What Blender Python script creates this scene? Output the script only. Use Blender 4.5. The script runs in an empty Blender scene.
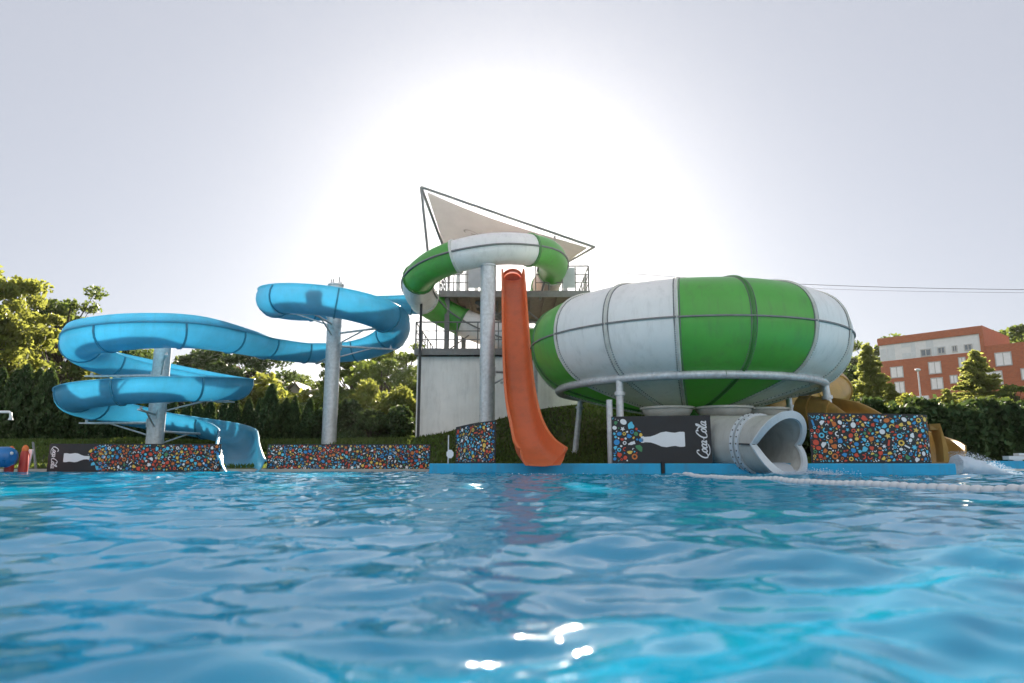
import bpy, math, random
import numpy as np
from mathutils import Vector, Matrix, noise as mnoise

random.seed(7); RNG = np.random.default_rng(7)
PI = math.pi
R = math.radians
S = bpy.context.scene
COL = S.collection

# ------------------------------------------------------------------ camera model
CAMZ = 0.25; PITCH = R(10.17); FPX = 683.0
cp, sp_ = math.cos(PITCH), math.sin(PITCH)
def ray(px, py):
    x = (px-512)/FPX; u = (341.5-py)/FPX
    return Vector((x, cp-u*sp_, sp_+u*cp))
def at(px, py, Y):                       # world point seen at a photo position, at distance Y
    d = ray(px, py); k = Y/d.y
    return Vector((d.x*k, Y, CAMZ+d.z*k))

# ------------------------------------------------------------------ mesh helpers
class MB:
    def __init__(s): s.v=[]; s.f=[]; s.m=[]; s.sm=[]
    def add(s, vs, fs, mi=0, smooth=False):
        o=len(s.v); s.v.extend([tuple(p) for p in vs])
        for f in fs: s.f.append(tuple(i+o for i in f)); s.m.append(mi); s.sm.append(smooth)
    def box(s, c, d, rot=None, mi=0):
        x,y,z=d[0]/2,d[1]/2,d[2]/2
        vs=[Vector((a*x,b*y,e*z)) for e in(-1,1) for b in(-1,1) for a in(-1,1)]
        if rot is not None: vs=[rot@p for p in vs]
        c=Vector(c); vs=[p+c for p in vs]
        s.add(vs,[(0,2,3,1),(4,5,7,6),(0,1,5,4),(2,6,7,3),(0,4,6,2),(1,3,7,5)],mi)
    def beam(s, a, b, w, h, mi=0):        # rectangular bar between two points
        a=Vector(a); b=Vector(b); t=(b-a); L=t.length; t.normalize()
        up=Vector((0,0,1)) if abs(t.z)<.98 else Vector((0,1,0))
        n=t.cross(up).normalized(); u=n.cross(t)
        rot=Matrix((n,t,u)).transposed()
        s.box((a+b)/2,(w,L,h),rot,mi)
    def tube(s, pts, rad, n=10, cap=True, mi=0, smooth=True):
        pts=[Vector(p) for p in pts]; N=len(pts)
        if not hasattr(rad,'__len__'): rad=[rad]*N
        rings=[]; ref=None
        for i,p in enumerate(pts):
            t=(pts[min(i+1,N-1)]-pts[max(i-1,0)]).normalized()
            if ref is None:
                up=Vector((0,0,1)) if abs(t.z)<.9 else Vector((0,1,0))
                ref=t.cross(up).normalized()
            else:
                ref=(ref-t*ref.dot(t)).normalized()
            b=t.cross(ref)
            rings.append([p+(ref*math.cos(2*PI*k/n)+b*math.sin(2*PI*k/n))*rad[i] for k in range(n)])
        vs=[q for r in rings for q in r]; fs=[]
        for i in range(N-1):
            for k in range(n):
                fs.append((i*n+k,i*n+(k+1)%n,(i+1)*n+(k+1)%n,(i+1)*n+k))
        s.add(vs,fs,mi,smooth)
        if cap:
            s.add(rings[0],[tuple(range(n))[::-1]],mi); s.add(rings[-1],[tuple(range(n))],mi)
    def cyl(s,a,b,r,n=12,mi=0): s.tube([a,b],r,n,True,mi)
    def sphere(s,c,r,n=8,m=5,sc=(1,1,1),mi=0):
        vs=[];fs=[]
        for j in range(m+1):
            th=PI*j/m
            for k in range(n):
                ph=2*PI*k/n
                vs.append((c[0]+r*sc[0]*math.sin(th)*math.cos(ph),c[1]+r*sc[1]*math.sin(th)*math.sin(ph),c[2]+r*sc[2]*math.cos(th)))
        for j in range(m):
            for k in range(n): fs.append((j*n+k,(j+1)*n+k,(j+1)*n+(k+1)%n,j*n+(k+1)%n))
        s.add(vs,fs,mi,True)
    def build(s,name,mats,parent=None):
        me=bpy.data.meshes.new(name); me.from_pydata(s.v,[],s.f)
        if not isinstance(mats,(list,tuple)): mats=[mats]
        for m in mats: me.materials.append(m)
        me.polygons.foreach_set('material_index',s.m); me.polygons.foreach_set('use_smooth',s.sm)
        me.update()
        o=bpy.data.objects.new(name,me); COL.objects.link(o)
        if parent is not None: o.parent=parent; o.matrix_parent_inverse=Matrix.Translation(-parent.location) if parent.type=='EMPTY' else Matrix()
        return o
def tag(o,label=None,cat=None,group=None,kind=None):
    if label: o['label']=label
    if cat: o['category']=cat
    if group: o['group']=group
    if kind: o['kind']=kind
    return o
def thing(name,loc,label,cat,group=None):
    o=bpy.data.objects.new(name,None); COL.objects.link(o); o.location=Vector(loc); o.empty_display_size=.3
    return tag(o,label,cat,group)
def copy_tree(o,parent=None):
    c=o.copy(); COL.objects.link(c)
    if parent is not None: c.parent=parent
    for ch in list(o.children): copy_tree(ch,c)
    return c
def catmull(P,n=10,closed=False):
    P=[Vector(p) for p in P]; out=[]; N=len(P)
    for i in range(N-1):
        p0=P[i-1] if i>0 else P[0]*2-P[1]; p1=P[i]; p2=P[i+1]; p3=P[i+2] if i+2<N else P[-1]*2-P[-2]
        for k in range(n):
            t=k/n
            out.append(.5*((2*p1)+(p2-p0)*t+(2*p0-5*p1+4*p2-p3)*t*t+(3*p1-p0-3*p2+p3)*t**3))
    out.append(P[-1]); return out
def resample(P,step):
    L=[0]
    for a,b in zip(P,P[1:]): L.append(L[-1]+(b-a).length)
    n=max(2,int(round(L[-1]/step))+1); out=[]; j=0
    for i in range(n):
        s=L[-1]*i/(n-1)
        while j<len(L)-2 and L[j+1]<s: j+=1
        t=(s-L[j])/max(1e-9,L[j+1]-L[j]); out.append(P[j].lerp(P[j+1],t))
    return out
def sm(t): t=max(0,min(1,t)); return t*t*(3-2*t)
def lerp(a,b,t): return a+(b-a)*t
def frames(P):
    out=[]
    for i,p in enumerate(P):
        t=(P[min(i+1,len(P)-1)]-P[max(i-1,0)]).normalized()
        n=t.cross(Vector((0,0,1))).normalized(); out.append((p,t,n,n.cross(t)))
    return out
def sweep(mb,FR,prof,mi=0,smooth=True,cap=True):     # prof(i)-> closed loop of (side, up)
    rings=[]
    for i,(p,t,n,u) in enumerate(FR): rings.append([p+n*a+u*b for a,b in prof(i)])
    m=len(rings[0]); vs=[q for r in rings for q in r]; fs=[]
    for i in range(len(rings)-1):
        for k in range(m): fs.append((i*m+k,(i+1)*m+k,(i+1)*m+(k+1)%m,i*m+(k+1)%m))
    mb.add(vs,fs,mi,smooth)
    if cap:                               # strips across the thin wall
        h=m//2
        for r,fl in((rings[0],0),(rings[-1],1)):
            q=[]
            for k in range(h-1):
                f=(k,k+1,m-2-k,m-1-k); q.append(f if fl else f[::-1])
            mb.add(r,q,mi,False)

# ------------------------------------------------------------------ materials
MATS={}
def mat(name,col,rough=.5,metal=0,var=.12,vscale=3.0,bump=0,bscale=40,trans=0,tcol=None,spec=None,dirt=0,streak=False,col2=None,coord='Object',island=0,emit=None):
    m=bpy.data.materials.new(name); m.use_nodes=True; nt=m.node_tree; N=nt.nodes; L=nt.links
    b=N['Principled BSDF']; out=N['Material Output']
    b.inputs['Roughness'].default_value=rough; b.inputs['Metallic'].default_value=metal
    tc=N.new('ShaderNodeTexCoord')
    nz=N.new('ShaderNodeTexNoise'); nz.inputs['Scale'].default_value=vscale; nz.inputs['Detail'].default_value=6; nz.inputs['Roughness'].default_value=.6
    L.new(tc.outputs[coord],nz.inputs['Vector'])
    cr=N.new('ShaderNodeValToRGB')
    c=Vector(col[:3]); a=c*(1-var*1.4); d=(Vector(col2) if col2 else c*(1+var))
    cr.color_ramp.elements[0].color=(*a,1); cr.color_ramp.elements[0].position=.3
    cr.color_ramp.elements[1].color=(*d,1); cr.color_ramp.elements[1].position=.72
    L.new(nz.outputs['Fac'],cr.inputs['Fac']); res=cr.outputs['Color']
    if island:
        g=N.new('ShaderNodeNewGeometry'); hs=N.new('ShaderNodeHueSaturation')
        mr=N.new('ShaderNodeMapRange'); mr.inputs['To Min'].default_value=1-island; mr.inputs['To Max'].default_value=1+island
        L.new(g.outputs['Random Per Island'],mr.inputs['Value']); L.new(mr.outputs['Result'],hs.inputs['Value'])
        mh=N.new('ShaderNodeMapRange'); mh.inputs['To Min'].default_value=.5-island*.045; mh.inputs['To Max'].default_value=.5+island*.03
        w=N.new('ShaderNodeMath'); w.operation='FRACT'; w2=N.new('ShaderNodeMath'); w2.operation='MULTIPLY'; w2.inputs[1].default_value=17.31
        L.new(g.outputs['Random Per Island'],w2.inputs[0]); L.new(w2.outputs[0],w.inputs[0]); L.new(w.outputs[0],mh.inputs['Value']); L.new(mh.outputs['Result'],hs.inputs['Hue'])
        L.new(res,hs.inputs['Color']); res=hs.outputs['Color']
    if dirt:
        n2=N.new('ShaderNodeTexNoise'); n2.inputs['Scale'].default_value=1.6; n2.inputs['Detail'].default_value=8; n2.inputs['Roughness'].default_value=.7
        mp=N.new('ShaderNodeMapping'); mp.inputs['Scale'].default_value=(3,3,.45) if streak else (1,1,1)
        L.new(tc.outputs[coord],mp.inputs['Vector']); L.new(mp.outputs['Vector'],n2.inputs['Vector'])
        r2=N.new('ShaderNodeValToRGB'); r2.color_ramp.elements[0].position=.5; r2.color_ramp.elements[1].position=.75
        r2.color_ramp.elements[0].color=(0,0,0,1); r2.color_ramp.elements[1].color=(dirt,dirt,dirt,1)
        L.new(n2.outputs['Fac'],r2.inputs['Fac'])
        mx=N.new('ShaderNodeMix'); mx.data_type='RGBA'; mx.inputs['B'].default_value=(.11,.10,.08,1)
        L.new(r2.outputs['Color'],mx.inputs['Factor']); L.new(res,mx.inputs['A']); res=mx.outputs['Result']
    L.new(res,b.inputs['Base Color'])
    rr=N.new('ShaderNodeMapRange'); rr.inputs['To Min'].default_value=max(.02,rough-.1); rr.inputs['To Max'].default_value=min(1,rough+.12)
    L.new(nz.outputs['Fac'],rr.inputs['Value']); L.new(rr.outputs['Result'],b.inputs['Roughness'])
    if spec is not None: b.inputs['Specular IOR Level'].default_value=spec
    if bump:
        nb=N.new('ShaderNodeTexNoise'); nb.inputs['Scale'].default_value=bscale; nb.inputs['Detail'].default_value=4
        L.new(tc.outputs[coord],nb.inputs['Vector'])
        bp=N.new('ShaderNodeBump'); bp.inputs['Strength'].default_value=bump; bp.inputs['Distance'].default_value=.02
        L.new(nb.outputs['Fac'],bp.inputs['Height']); L.new(bp.outputs['Normal'],b.inputs['Normal'])
    if trans:
        tb=N.new('ShaderNodeBsdfTranslucent'); ms=N.new('ShaderNodeMixShader'); ms.inputs['Fac'].default_value=trans
        if tcol:
            mt=N.new('ShaderNodeMix'); mt.data_type='RGBA'; mt.inputs['Factor'].default_value=.65; mt.inputs['B'].default_value=(*tcol,1)
            L.new(res,mt.inputs['A']); L.new(mt.outputs['Result'],tb.inputs['Color'])
        else: L.new(res,tb.inputs['Color'])
        L.new(b.outputs[0],ms.inputs[1]); L.new(tb.outputs[0],ms.inputs[2]); L.new(ms.outputs[0],out.inputs['Surface'])
    MATS[name]=m; return m
M_blue=mat('blue_fibreglass',(.13,.47,.65),.36,var=.12,vscale=1.5,bump=.05,bscale=6,trans=.48,tcol=(.22,.62,.79),dirt=.25,streak=True)
M_blue_joint=mat('blue_fibreglass_joint',(.045,.26,.40),.4,trans=.1)
M_green=mat('green_fibreglass',(.10,.44,.07),.33,var=.08,vscale=1.2,bump=.04,bscale=5,trans=.22,tcol=(.22,.65,.10),dirt=.4,streak=True)
M_white=mat('white_fibreglass',(.88,.855,.85),.35,var=.04,vscale=1.0,bump=.04,bscale=5,trans=.10,tcol=(.90,.86,.84),dirt=.22,streak=True)
M_cream=mat('cream_flange',(.74,.73,.68),.5,var=.10,vscale=4,dirt=.3,trans=.15)
M_greenfl=mat('green_flange',(.05,.22,.04),.45,var=.1)
M_orange=mat('orange_fibreglass',(.82,.23,.09),.35,var=.08,vscale=1.6,bump=.05,bscale=6,trans=.35,tcol=(.95,.38,.14),dirt=.2,streak=True)
M_orange_solid=mat('orange_hood',(.75,.22,.10),.4,var=.1,dirt=.2)
M_yellow=mat('yellow_fibreglass',(.52,.33,.10),.35,var=.12,vscale=2,bump=.04,trans=.22,tcol=(.7,.42,.1),dirt=.35,streak=True)
M_galv=mat('galvanised_steel',(.60,.62,.64),.42,metal=.3,var=.16,vscale=9,bump=.06,bscale=60,dirt=.3,streak=True)
M_steel=mat('grey_painted_steel',(.20,.20,.20),.5,metal=.1,var=.15,vscale=6,dirt=.3)
M_dark=mat('dark_steel',(.035,.037,.04),.5,metal=.2)
M_deck=mat('deck_boards',(.17,.14,.11),.75,var=.25,vscale=5,bump=.3,bscale=20)
M_wall=mat('white_cladding',(.86,.85,.83),.55,var=.05,vscale=2,dirt=.25,streak=True,bump=.05)
M_sheet=mat('grey_sheet',(.45,.47,.5),.5,var=.08)
M_fabric=mat('canopy_fabric',(.40,.365,.36),.8,var=.06,vscale=2,trans=.13,tcol=(.55,.50,.48),bump=.05,bscale=30)
M_fabmark=mat('canopy_print',(.28,.26,.24),.8,trans=.2)
M_tubegrey=mat('grey_fibreglass',(.50,.51,.48),.4,var=.08,vscale=2,trans=.15,dirt=.35,streak=True)
M_lip=mat('pale_tube_lip',(.60,.66,.70),.4,var=.06,trans=.1)
M_black=mat('banner_black',(.018,.018,.02),.55,var=.2,vscale=2,bump=.03)
M_pr=mat('print_red',(.62,.07,.03),.55,var=.05); M_py=mat('print_yellow',(.74,.50,.09),.55,var=.05)
M_pb=mat('print_blue',(.03,.26,.58),.55,var=.05); M_pl=mat('print_light_blue',(.10,.52,.72),.55,var=.05)
M_pw=mat('print_white',(.72,.74,.76),.55,var=.03); M_pg=mat('print_green',(.06,.24,.10),.55,var=.05); M_po=mat('print_orange',(.58,.16,.03),.55,var=.05)
PRINT=[M_black,M_pr,M_py,M_pb,M_pl,M_pw,M_pg,M_po]
M_ledge=mat('blue_pool_paint',(.01,.34,.60),.5,var=.10,vscale=2,dirt=.35,streak=True,bump=.1,bscale=25)
M_rubber=mat('black_seal',(.015,.015,.015),.7)
M_plaswhite=mat('white_plastic',(.74,.76,.78),.35,var=.05,trans=.1)
M_foam=mat('water_foam',(.74,.82,.90),.6,var=.04,trans=.4,tcol=(.85,.9,.95))
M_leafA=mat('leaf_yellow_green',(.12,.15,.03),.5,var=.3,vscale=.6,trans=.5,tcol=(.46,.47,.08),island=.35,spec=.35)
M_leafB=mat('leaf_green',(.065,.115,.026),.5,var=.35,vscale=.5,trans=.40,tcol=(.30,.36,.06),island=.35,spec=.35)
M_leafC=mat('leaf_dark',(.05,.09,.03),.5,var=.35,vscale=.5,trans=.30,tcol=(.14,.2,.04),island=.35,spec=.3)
M_thuja=mat('thuja_scale_leaf',(.055,.092,.034),.6,var=.35,vscale=1.5,trans=.22,tcol=(.15,.22,.045),island=.4,spec=.2)
M_conif=mat('conifer_needle',(.11,.15,.04),.55,var=.3,vscale=.8,trans=.5,tcol=(.60,.62,.14),island=.4,spec=.3)
M_bark=mat('bark',(.06,.045,.032),.9,var=.3,vscale=8,bump=.6,bscale=18)
M_brick=mat('red_brick',(.34,.095,.05),.8,var=.15,vscale=4,bump=.3,bscale=30)
M_panel=mat('pale_panel',(.78,.80,.82),.45,var=.05); M_panel2=mat('pale_panel_grey',(.66,.71,.75),.45,var=.05)
M_glass=mat('window_glass',(.10,.14,.18),.08,var=.1,spec=.8); M_blind=mat('window_blind',(.86,.86,.88),.35,var=.06,spec=.7)
M_frame=mat('window_frame',(.50,.50,.50),.5)
M_render=mat('house_render',(.58,.55,.50),.85,var=.08,dirt=.2,streak=True)
M_tile=mat('roof_tile_grey',(.16,.13,.115),.8,var=.25,vscale=3,bump=.6,bscale=12); M_tiler=mat('roof_tile_red',(.24,.12,.08),.8,var=.25,vscale=3,bump=.6,bscale=12)
M_redp=mat('red_plastic',(.50,.045,.03),.4); M_orp=mat('orange_plastic',(.70,.16,.03),.4); M_bluep=mat('blue_plastic',(.015,.16,.42),.3)
M_ground=mat('grass_ground',(.075,.10,.03),.95,var=.45,vscale=.8,bump=.8,bscale=9,col2=(.11,.115,.042))
M_coping=mat('pool_coping',(.40,.38,.34),.8,var=.15,bump=.2)
M_wire=mat('cable_black',(.05,.05,.05),.6)

# brick courses on the hotel
nt=M_brick.node_tree; N=nt.nodes; L=nt.links
bt=N.new('ShaderNodeTexBrick'); bt.inputs['Scale'].default_value=3.2; bt.inputs['Color1'].default_value=(.50,.145,.06,1); bt.inputs['Color2'].default_value=(.41,.115,.05,1); bt.inputs['Mortar'].default_value=(.33,.22,.17,1)
tc=N.new('ShaderNodeTexCoord'); mp=N.new('ShaderNodeMapping'); mp.inputs['Rotation'].default_value=(R(90),0,0)
L.new(tc.outputs['Object'],mp.inputs['Vector']); L.new(mp.outputs['Vector'],bt.inputs['Vector']); L.new(bt.outputs['Color'],N['Principled BSDF'].inputs['Base Color'])

# ------------------------------------------------------------------ world, sun
SUN_AZ=R(-0.2); SUN_EL=R(21.0)     # azimuth from +Y towards +X
W=bpy.data.worlds.new('World'); S.world=W; W.use_nodes=True; nt=W.node_tree
bg=nt.nodes['Background']; sky=nt.nodes.new('ShaderNodeTexSky'); sky.sky_type='NISHITA'; sky.sun_disc=False
sky.sun_elevation=SUN_EL; sky.sun_rotation=SUN_AZ; sky.air_density=1.0; sky.dust_density=1.0; sky.ozone_density=2.0; sky.altitude=200
hs=nt.nodes.new('ShaderNodeHueSaturation'); hs.inputs['Saturation'].default_value=.45
gm=nt.nodes.new('ShaderNodeGamma'); gm.inputs['Gamma'].default_value=2.0          # hazy summer sky: tight bright aureole ...
mx=nt.nodes.new('ShaderNodeVectorMath'); mx.operation='MULTIPLY_ADD'; mx.inputs[1].default_value=(.0027,)*3; mx.inputs[2].default_value=(1.03,1.08,1.23)
m2=nt.nodes.new('ShaderNodeVectorMath'); m2.operation='MULTIPLY_ADD'; m2.inputs[1].default_value=(.058,)*3; nt.links.new(hs.outputs['Color'],m2.inputs[0]); nt.links.new(mx.outputs[0],m2.inputs[2])   # ... over an even pale veil
nt.links.new(sky.outputs['Color'],hs.inputs['Color']); nt.links.new(hs.outputs['Color'],gm.inputs['Color']); nt.links.new(gm.outputs['Color'],mx.inputs[0]); 
# unseen cloud bank, added opposite the sun to brighten the shaded fronts
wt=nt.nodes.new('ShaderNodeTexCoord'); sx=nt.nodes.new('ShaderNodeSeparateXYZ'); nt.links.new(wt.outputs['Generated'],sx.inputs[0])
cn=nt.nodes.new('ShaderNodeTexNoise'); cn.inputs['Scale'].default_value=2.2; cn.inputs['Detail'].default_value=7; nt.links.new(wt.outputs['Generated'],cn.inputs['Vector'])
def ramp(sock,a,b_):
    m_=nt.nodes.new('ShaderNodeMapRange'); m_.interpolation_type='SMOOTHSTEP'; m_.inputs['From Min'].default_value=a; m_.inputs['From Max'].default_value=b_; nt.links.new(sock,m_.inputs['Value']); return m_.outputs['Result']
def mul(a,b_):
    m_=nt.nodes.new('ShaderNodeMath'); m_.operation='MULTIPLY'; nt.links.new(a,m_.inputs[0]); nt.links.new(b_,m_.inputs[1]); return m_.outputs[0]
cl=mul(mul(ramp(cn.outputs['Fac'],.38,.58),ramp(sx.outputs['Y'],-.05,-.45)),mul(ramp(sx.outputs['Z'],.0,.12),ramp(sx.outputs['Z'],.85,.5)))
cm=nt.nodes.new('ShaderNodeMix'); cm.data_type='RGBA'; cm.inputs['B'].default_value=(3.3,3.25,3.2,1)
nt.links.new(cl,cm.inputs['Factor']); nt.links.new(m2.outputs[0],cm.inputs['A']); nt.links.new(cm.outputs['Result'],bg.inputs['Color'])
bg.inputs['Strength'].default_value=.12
sd=bpy.data.lights.new('sun','SUN'); sd.energy=5.0; sd.angle=R(.5); sd.color=(1,.90,.76)
so=bpy.data.objects.new('sun',sd); COL.objects.link(so)
sdir=Vector((math.sin(SUN_AZ)*math.cos(SUN_EL),math.cos(SUN_AZ)*math.cos(SUN_EL),math.sin(SUN_EL)))
so.rotation_euler=sdir.to_track_quat('Z','Y').to_euler(); so.location=sdir*200

cam=bpy.data.cameras.new('camera'); co=bpy.data.objects.new('camera',cam); COL.objects.link(co); S.camera=co
co.location=(0,0,CAMZ); co.rotation_euler=(R(90)+PITCH,0,0); cam.lens=24.0*FPX/682.667; cam.sensor_width=36; cam.clip_end=4000; cam.clip_start=.02
cam.dof.use_dof=True; cam.dof.focus_distance=20; cam.dof.aperture_fstop=2.4
S.view_settings.view_transform='Standard'; S.view_settings.look='None'; S.view_settings.gamma=1; S.view_settings.exposure=1.9
S.render.engine='CYCLES'; S.cycles.use_denoising=True
S.cycles.max_bounces=8; S.cycles.transparent_max_bounces=8; S.cycles.caustics_reflective=True; S.cycles.caustics_refractive=True; S.cycles.sample_clamp_indirect=3

# ------------------------------------------------------------------ ground
LEFT_EDGE=21.3
def gz(x,y):
    e=1.8*sm((-5-x)/3)
    z=.13+1.05*sm((y-22.3-e)/(5.5-e*.4))
    if x>9: z=lerp(z,.13+1.05*sm((y-26.3)/4),sm((x-9)/3))
    z+=2.2*sm((y-25.0)/4.0)*sm((x+5.0)/8.0)*(1-.8*sm((x-9)/5))
    z+=3.0*sm((y-34)/70)
    z+=5.0*sm((y-60)/60)*sm((x-20)/30)
    z+=.10*mnoise.noise((x*.35,y*.35,0))*sm((y-22)/3)
    return z
xs=np.unique(np.concatenate([np.linspace(-260,-60,15),np.linspace(-60,60,161),np.linspace(60,260,15)]))
ys=np.unique(np.concatenate([np.linspace(-110,-31,8),[ -30.05,-30.0],np.linspace(-29,14,12),np.linspace(15,36,85),np.linspace(36,140,60),np.linspace(140,300,12)]))
def inpool(x,y):
    if not(-46<x<46 and y>-30.02): return False
    if x<-2.1: return y<LEFT_EDGE+.25
    if x<10.2: return y<17.9 - max(0,x-3.7)*.31
    return y<25.0
mb=MB(); nx=len(xs)
vs=[]
for y in ys:
    for x in xs: vs.append((x,y,-1.6 if inpool(x,y) else gz(x,y)))
fs=[(j*nx+i,j*nx+i+1,(j+1)*nx+i+1,(j+1)*nx+i) for j in range(len(ys)-1) for i in range(nx-1)]
mb.add(vs,fs,0,True)
tag(mb.build('ground',M_ground),kind='structure')

# ------------------------------------------------------------------ water
def wave_field(X,Y):
    Z=np.zeros_like(X); rng=np.random.default_rng(11)
    for lam,amp,n in((2.6,.0038,7),(1.3,.0032,9),(.62,.0024,12),(.30,.0013,18),(.15,.00055,22),(.075,.00018,22)):
        for k in range(n):
            a=rng.uniform(0,2*PI) if rng.random()<.16 else rng.normal(PI/2,.45)
            l=lam*rng.uniform(.72,1.4); kk=2*PI/l; ph=rng.uniform(0,2*PI)
            w=kk*(X*math.cos(a)+Y*math.sin(a))+ph
            w=w+.9*np.sin(.31*kk*(X*math.sin(a)-Y*math.cos(a))+ph*2)
            Z+=amp*rng.uniform(.6,1.4)*(np.cos(w)+.08*np.cos(2*w))
    # choppier towards the slides and in patches
    patch=1+.35*np.sin(X*.9+.5*np.sin(Y*.7))*np.sin(Y*.55+1.3)
    patch=patch*np.interp(Y,[-2,1.3,2.4,5,8,13,20],[1.1,1.1,1.0,.85,.9,1.4,1.8])
    return Z*patch
wy=[-29.9,-20,-10,-5,-3,-2,-1.2]; y=-.8
while y<24.8:
    wy.append(y); y+=max(.012,min(.11,.011*abs(y)+.008))
wy.append(24.9); wy=np.array(wy)
wx=[0.0]; x=0
while x<45:
    x+=max(.016,min(.5,.0105*x+.012 if x<9 else .03*x-.16)); wx.append(x)
wx=np.array(wx); wx=np.concatenate([-wx[::-1][:-1],wx])
X,Y=np.meshgrid(wx,wy); Z=wave_field(X,Y)
verts=np.stack([X,Y,Z],-1).reshape(-1,3)
nxx=len(wx); nyy=len(wy)
I=np.arange(nxx*nyy).reshape(nyy,nxx)
F=np.stack([I[:-1,:-1],I[:-1,1:],I[1:,1:],I[1:,:-1]],-1).reshape(-1,4)
def fast_mesh(name,verts,F,mats,smooth=True,midx=None):
    me=bpy.data.meshes.new(name); n=len(verts); k=F.shape[1]
    me.vertices.add(n); me.vertices.foreach_set('co',np.asarray(verts,dtype=np.float32).ravel())
    me.loops.add(F.size); me.loops.foreach_set('vertex_index',F.astype(np.int32).ravel())
    me.polygons.add(len(F)); me.polygons.foreach_set('loop_start',np.arange(0,F.size,k,dtype=np.int32))
    for m in mats: me.materials.append(m)
    if midx is not None: me.polygons.foreach_set('material_index',np.asarray(midx,dtype=np.int32))
    me.polygons.foreach_set('use_smooth',np.full(len(F),smooth)); me.update(); me.validate(); return me
m=bpy.data.materials.new('pool_water'); m.use_nodes=True; nt=m.node_tree; b=nt.nodes['Principled BSDF']
tc=nt.nodes.new('ShaderNodeTexCoord')
n1=nt.nodes.new('ShaderNodeTexNoise'); n1.inputs['Scale'].default_value=.5; n1.inputs['Detail'].default_value=3
nt.links.new(tc.outputs['Object'],n1.inputs['Vector'])
cr=nt.nodes.new('ShaderNodeValToRGB'); cr.color_ramp.elements[0].color=(.0,.27,.42,1); cr.color_ramp.elements[1].color=(.0,.33,.49,1); cr.color_ramp.elements[0].position=.35; cr.color_ramp.elements[1].position=.65
nt.links.new(n1.outputs['Fac'],cr.inputs['Fac']); nt.links.new(cr.outputs['Color'],b.inputs['Base Color'])
b.inputs['Roughness'].default_value=.045; b.inputs['IOR'].default_value=1.68; b.inputs['Transmission Weight'].default_value=1; b.inputs['Base Color'].default_value=(.86,.96,1,1)
for l_ in list(b.inputs['Base Color'].links): nt.links.remove(l_)
n2=nt.nodes.new('ShaderNodeTexNoise'); n2.inputs['Scale'].default_value=16; n2.inputs['Detail'].default_value=3; n2.inputs['Distortion'].default_value=.6
nt.links.new(tc.outputs['Object'],n2.inputs['Vector'])
bp=nt.nodes.new('ShaderNodeBump'); bp.inputs['Strength'].default_value=.16; bp.inputs['Distance'].default_value=.01
nt.links.new(n2.outputs['Fac'],bp.inputs['Height']); nt.links.new(bp.outputs['Normal'],b.inputs['Normal'])
M_water=m
df=nt.nodes.new('ShaderNodeBsdfDiffuse'); df.inputs['Color'].default_value=(.0,.44,.71,1); ms=nt.nodes.new('ShaderNodeMixShader'); ms.inputs['Fac'].default_value=.25
nt.links.new(b.outputs[0],ms.inputs[1]); nt.links.new(df.outputs[0],ms.inputs[2]); nt.links.new(ms.outputs[0],nt.nodes['Material Output'].inputs['Surface'])
wo=bpy.data.objects.new('water',fast_mesh('water',verts,F,[M_water])); COL.objects.link(wo); tag(wo,kind='structure')

M_floor=mat('pool_floor_paint',(.001,.54,.82),.6,var=.10,vscale=.5)
mb=MB(); mb.add([(-46,-30,-1.5),(46,-30,-1.5),(46,25.2,-1.5),(-46,25.2,-1.5)],[(0,1,2,3)]); tag(mb.build('pool_floor',M_floor),kind='structure')
# coping along the back edge on the left and far right
mb=MB(); mb.box((-24,LEFT_EDGE+.22,-.65),(43.6,.44,1.5)); tag(mb.build('pool_edge',M_coping),kind='structure')
mb=MB(); mb.box((28.3,25.1,-.65),(36,.4,1.46)); tag(mb.build('pool_edge',M_coping),kind='structure')

# ------------------------------------------------------------------ blue ledge of the landing pool
def ledge(pts,back,label):
    mb=MB(); n=len(pts); z0,z1=-1.2,.265
    top=[Vector((*p,z1)) for p in pts]+[Vector((*p,z1)) for p in back[::-1]]
    bot=[Vector((p.x,p.y,z0)) for p in top]
    m_=len(top); mb.add(top+bot,[tuple(range(m_))]+[(k,k+m_,(k+1)%m_+m_,(k+1)%m_) for k in range(m_)])
    mb2=MB()
    o=mb.build('pool_ledge',M_ledge); bv=o.modifiers.new('bevel','BEVEL'); bv.width=.025; bv.segments=2
    return tag(o,label,'pool ledge')
WL=[(-2.12,17.75),(0.2,17.5),(1.4,17.45),(3.72,17.3)]
ledge(WL,[(-2.12,18.6),(0.2,18.4),(1.4,18.4),(3.72,18.3)],'low bright blue pool ledge under the foot of the orange slide')
WR=[(3.80,17.28),(5.8,16.7),(8,16.05),(9.95,15.55)]
ledge(WR,[(3.80,18.3),(5.8,18.0),(8,17.6),(10.0,16.6)],'long bright blue pool ledge below the grey outlet tube and patterned fence')
mb=MB(); mb.box((3.76,17.31,-.3),(.07,.09,1.2)); tag(mb.build('ledge_joint',M_rubber),'narrow black upright joint strip between the two blue ledges','joint strip')
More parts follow.
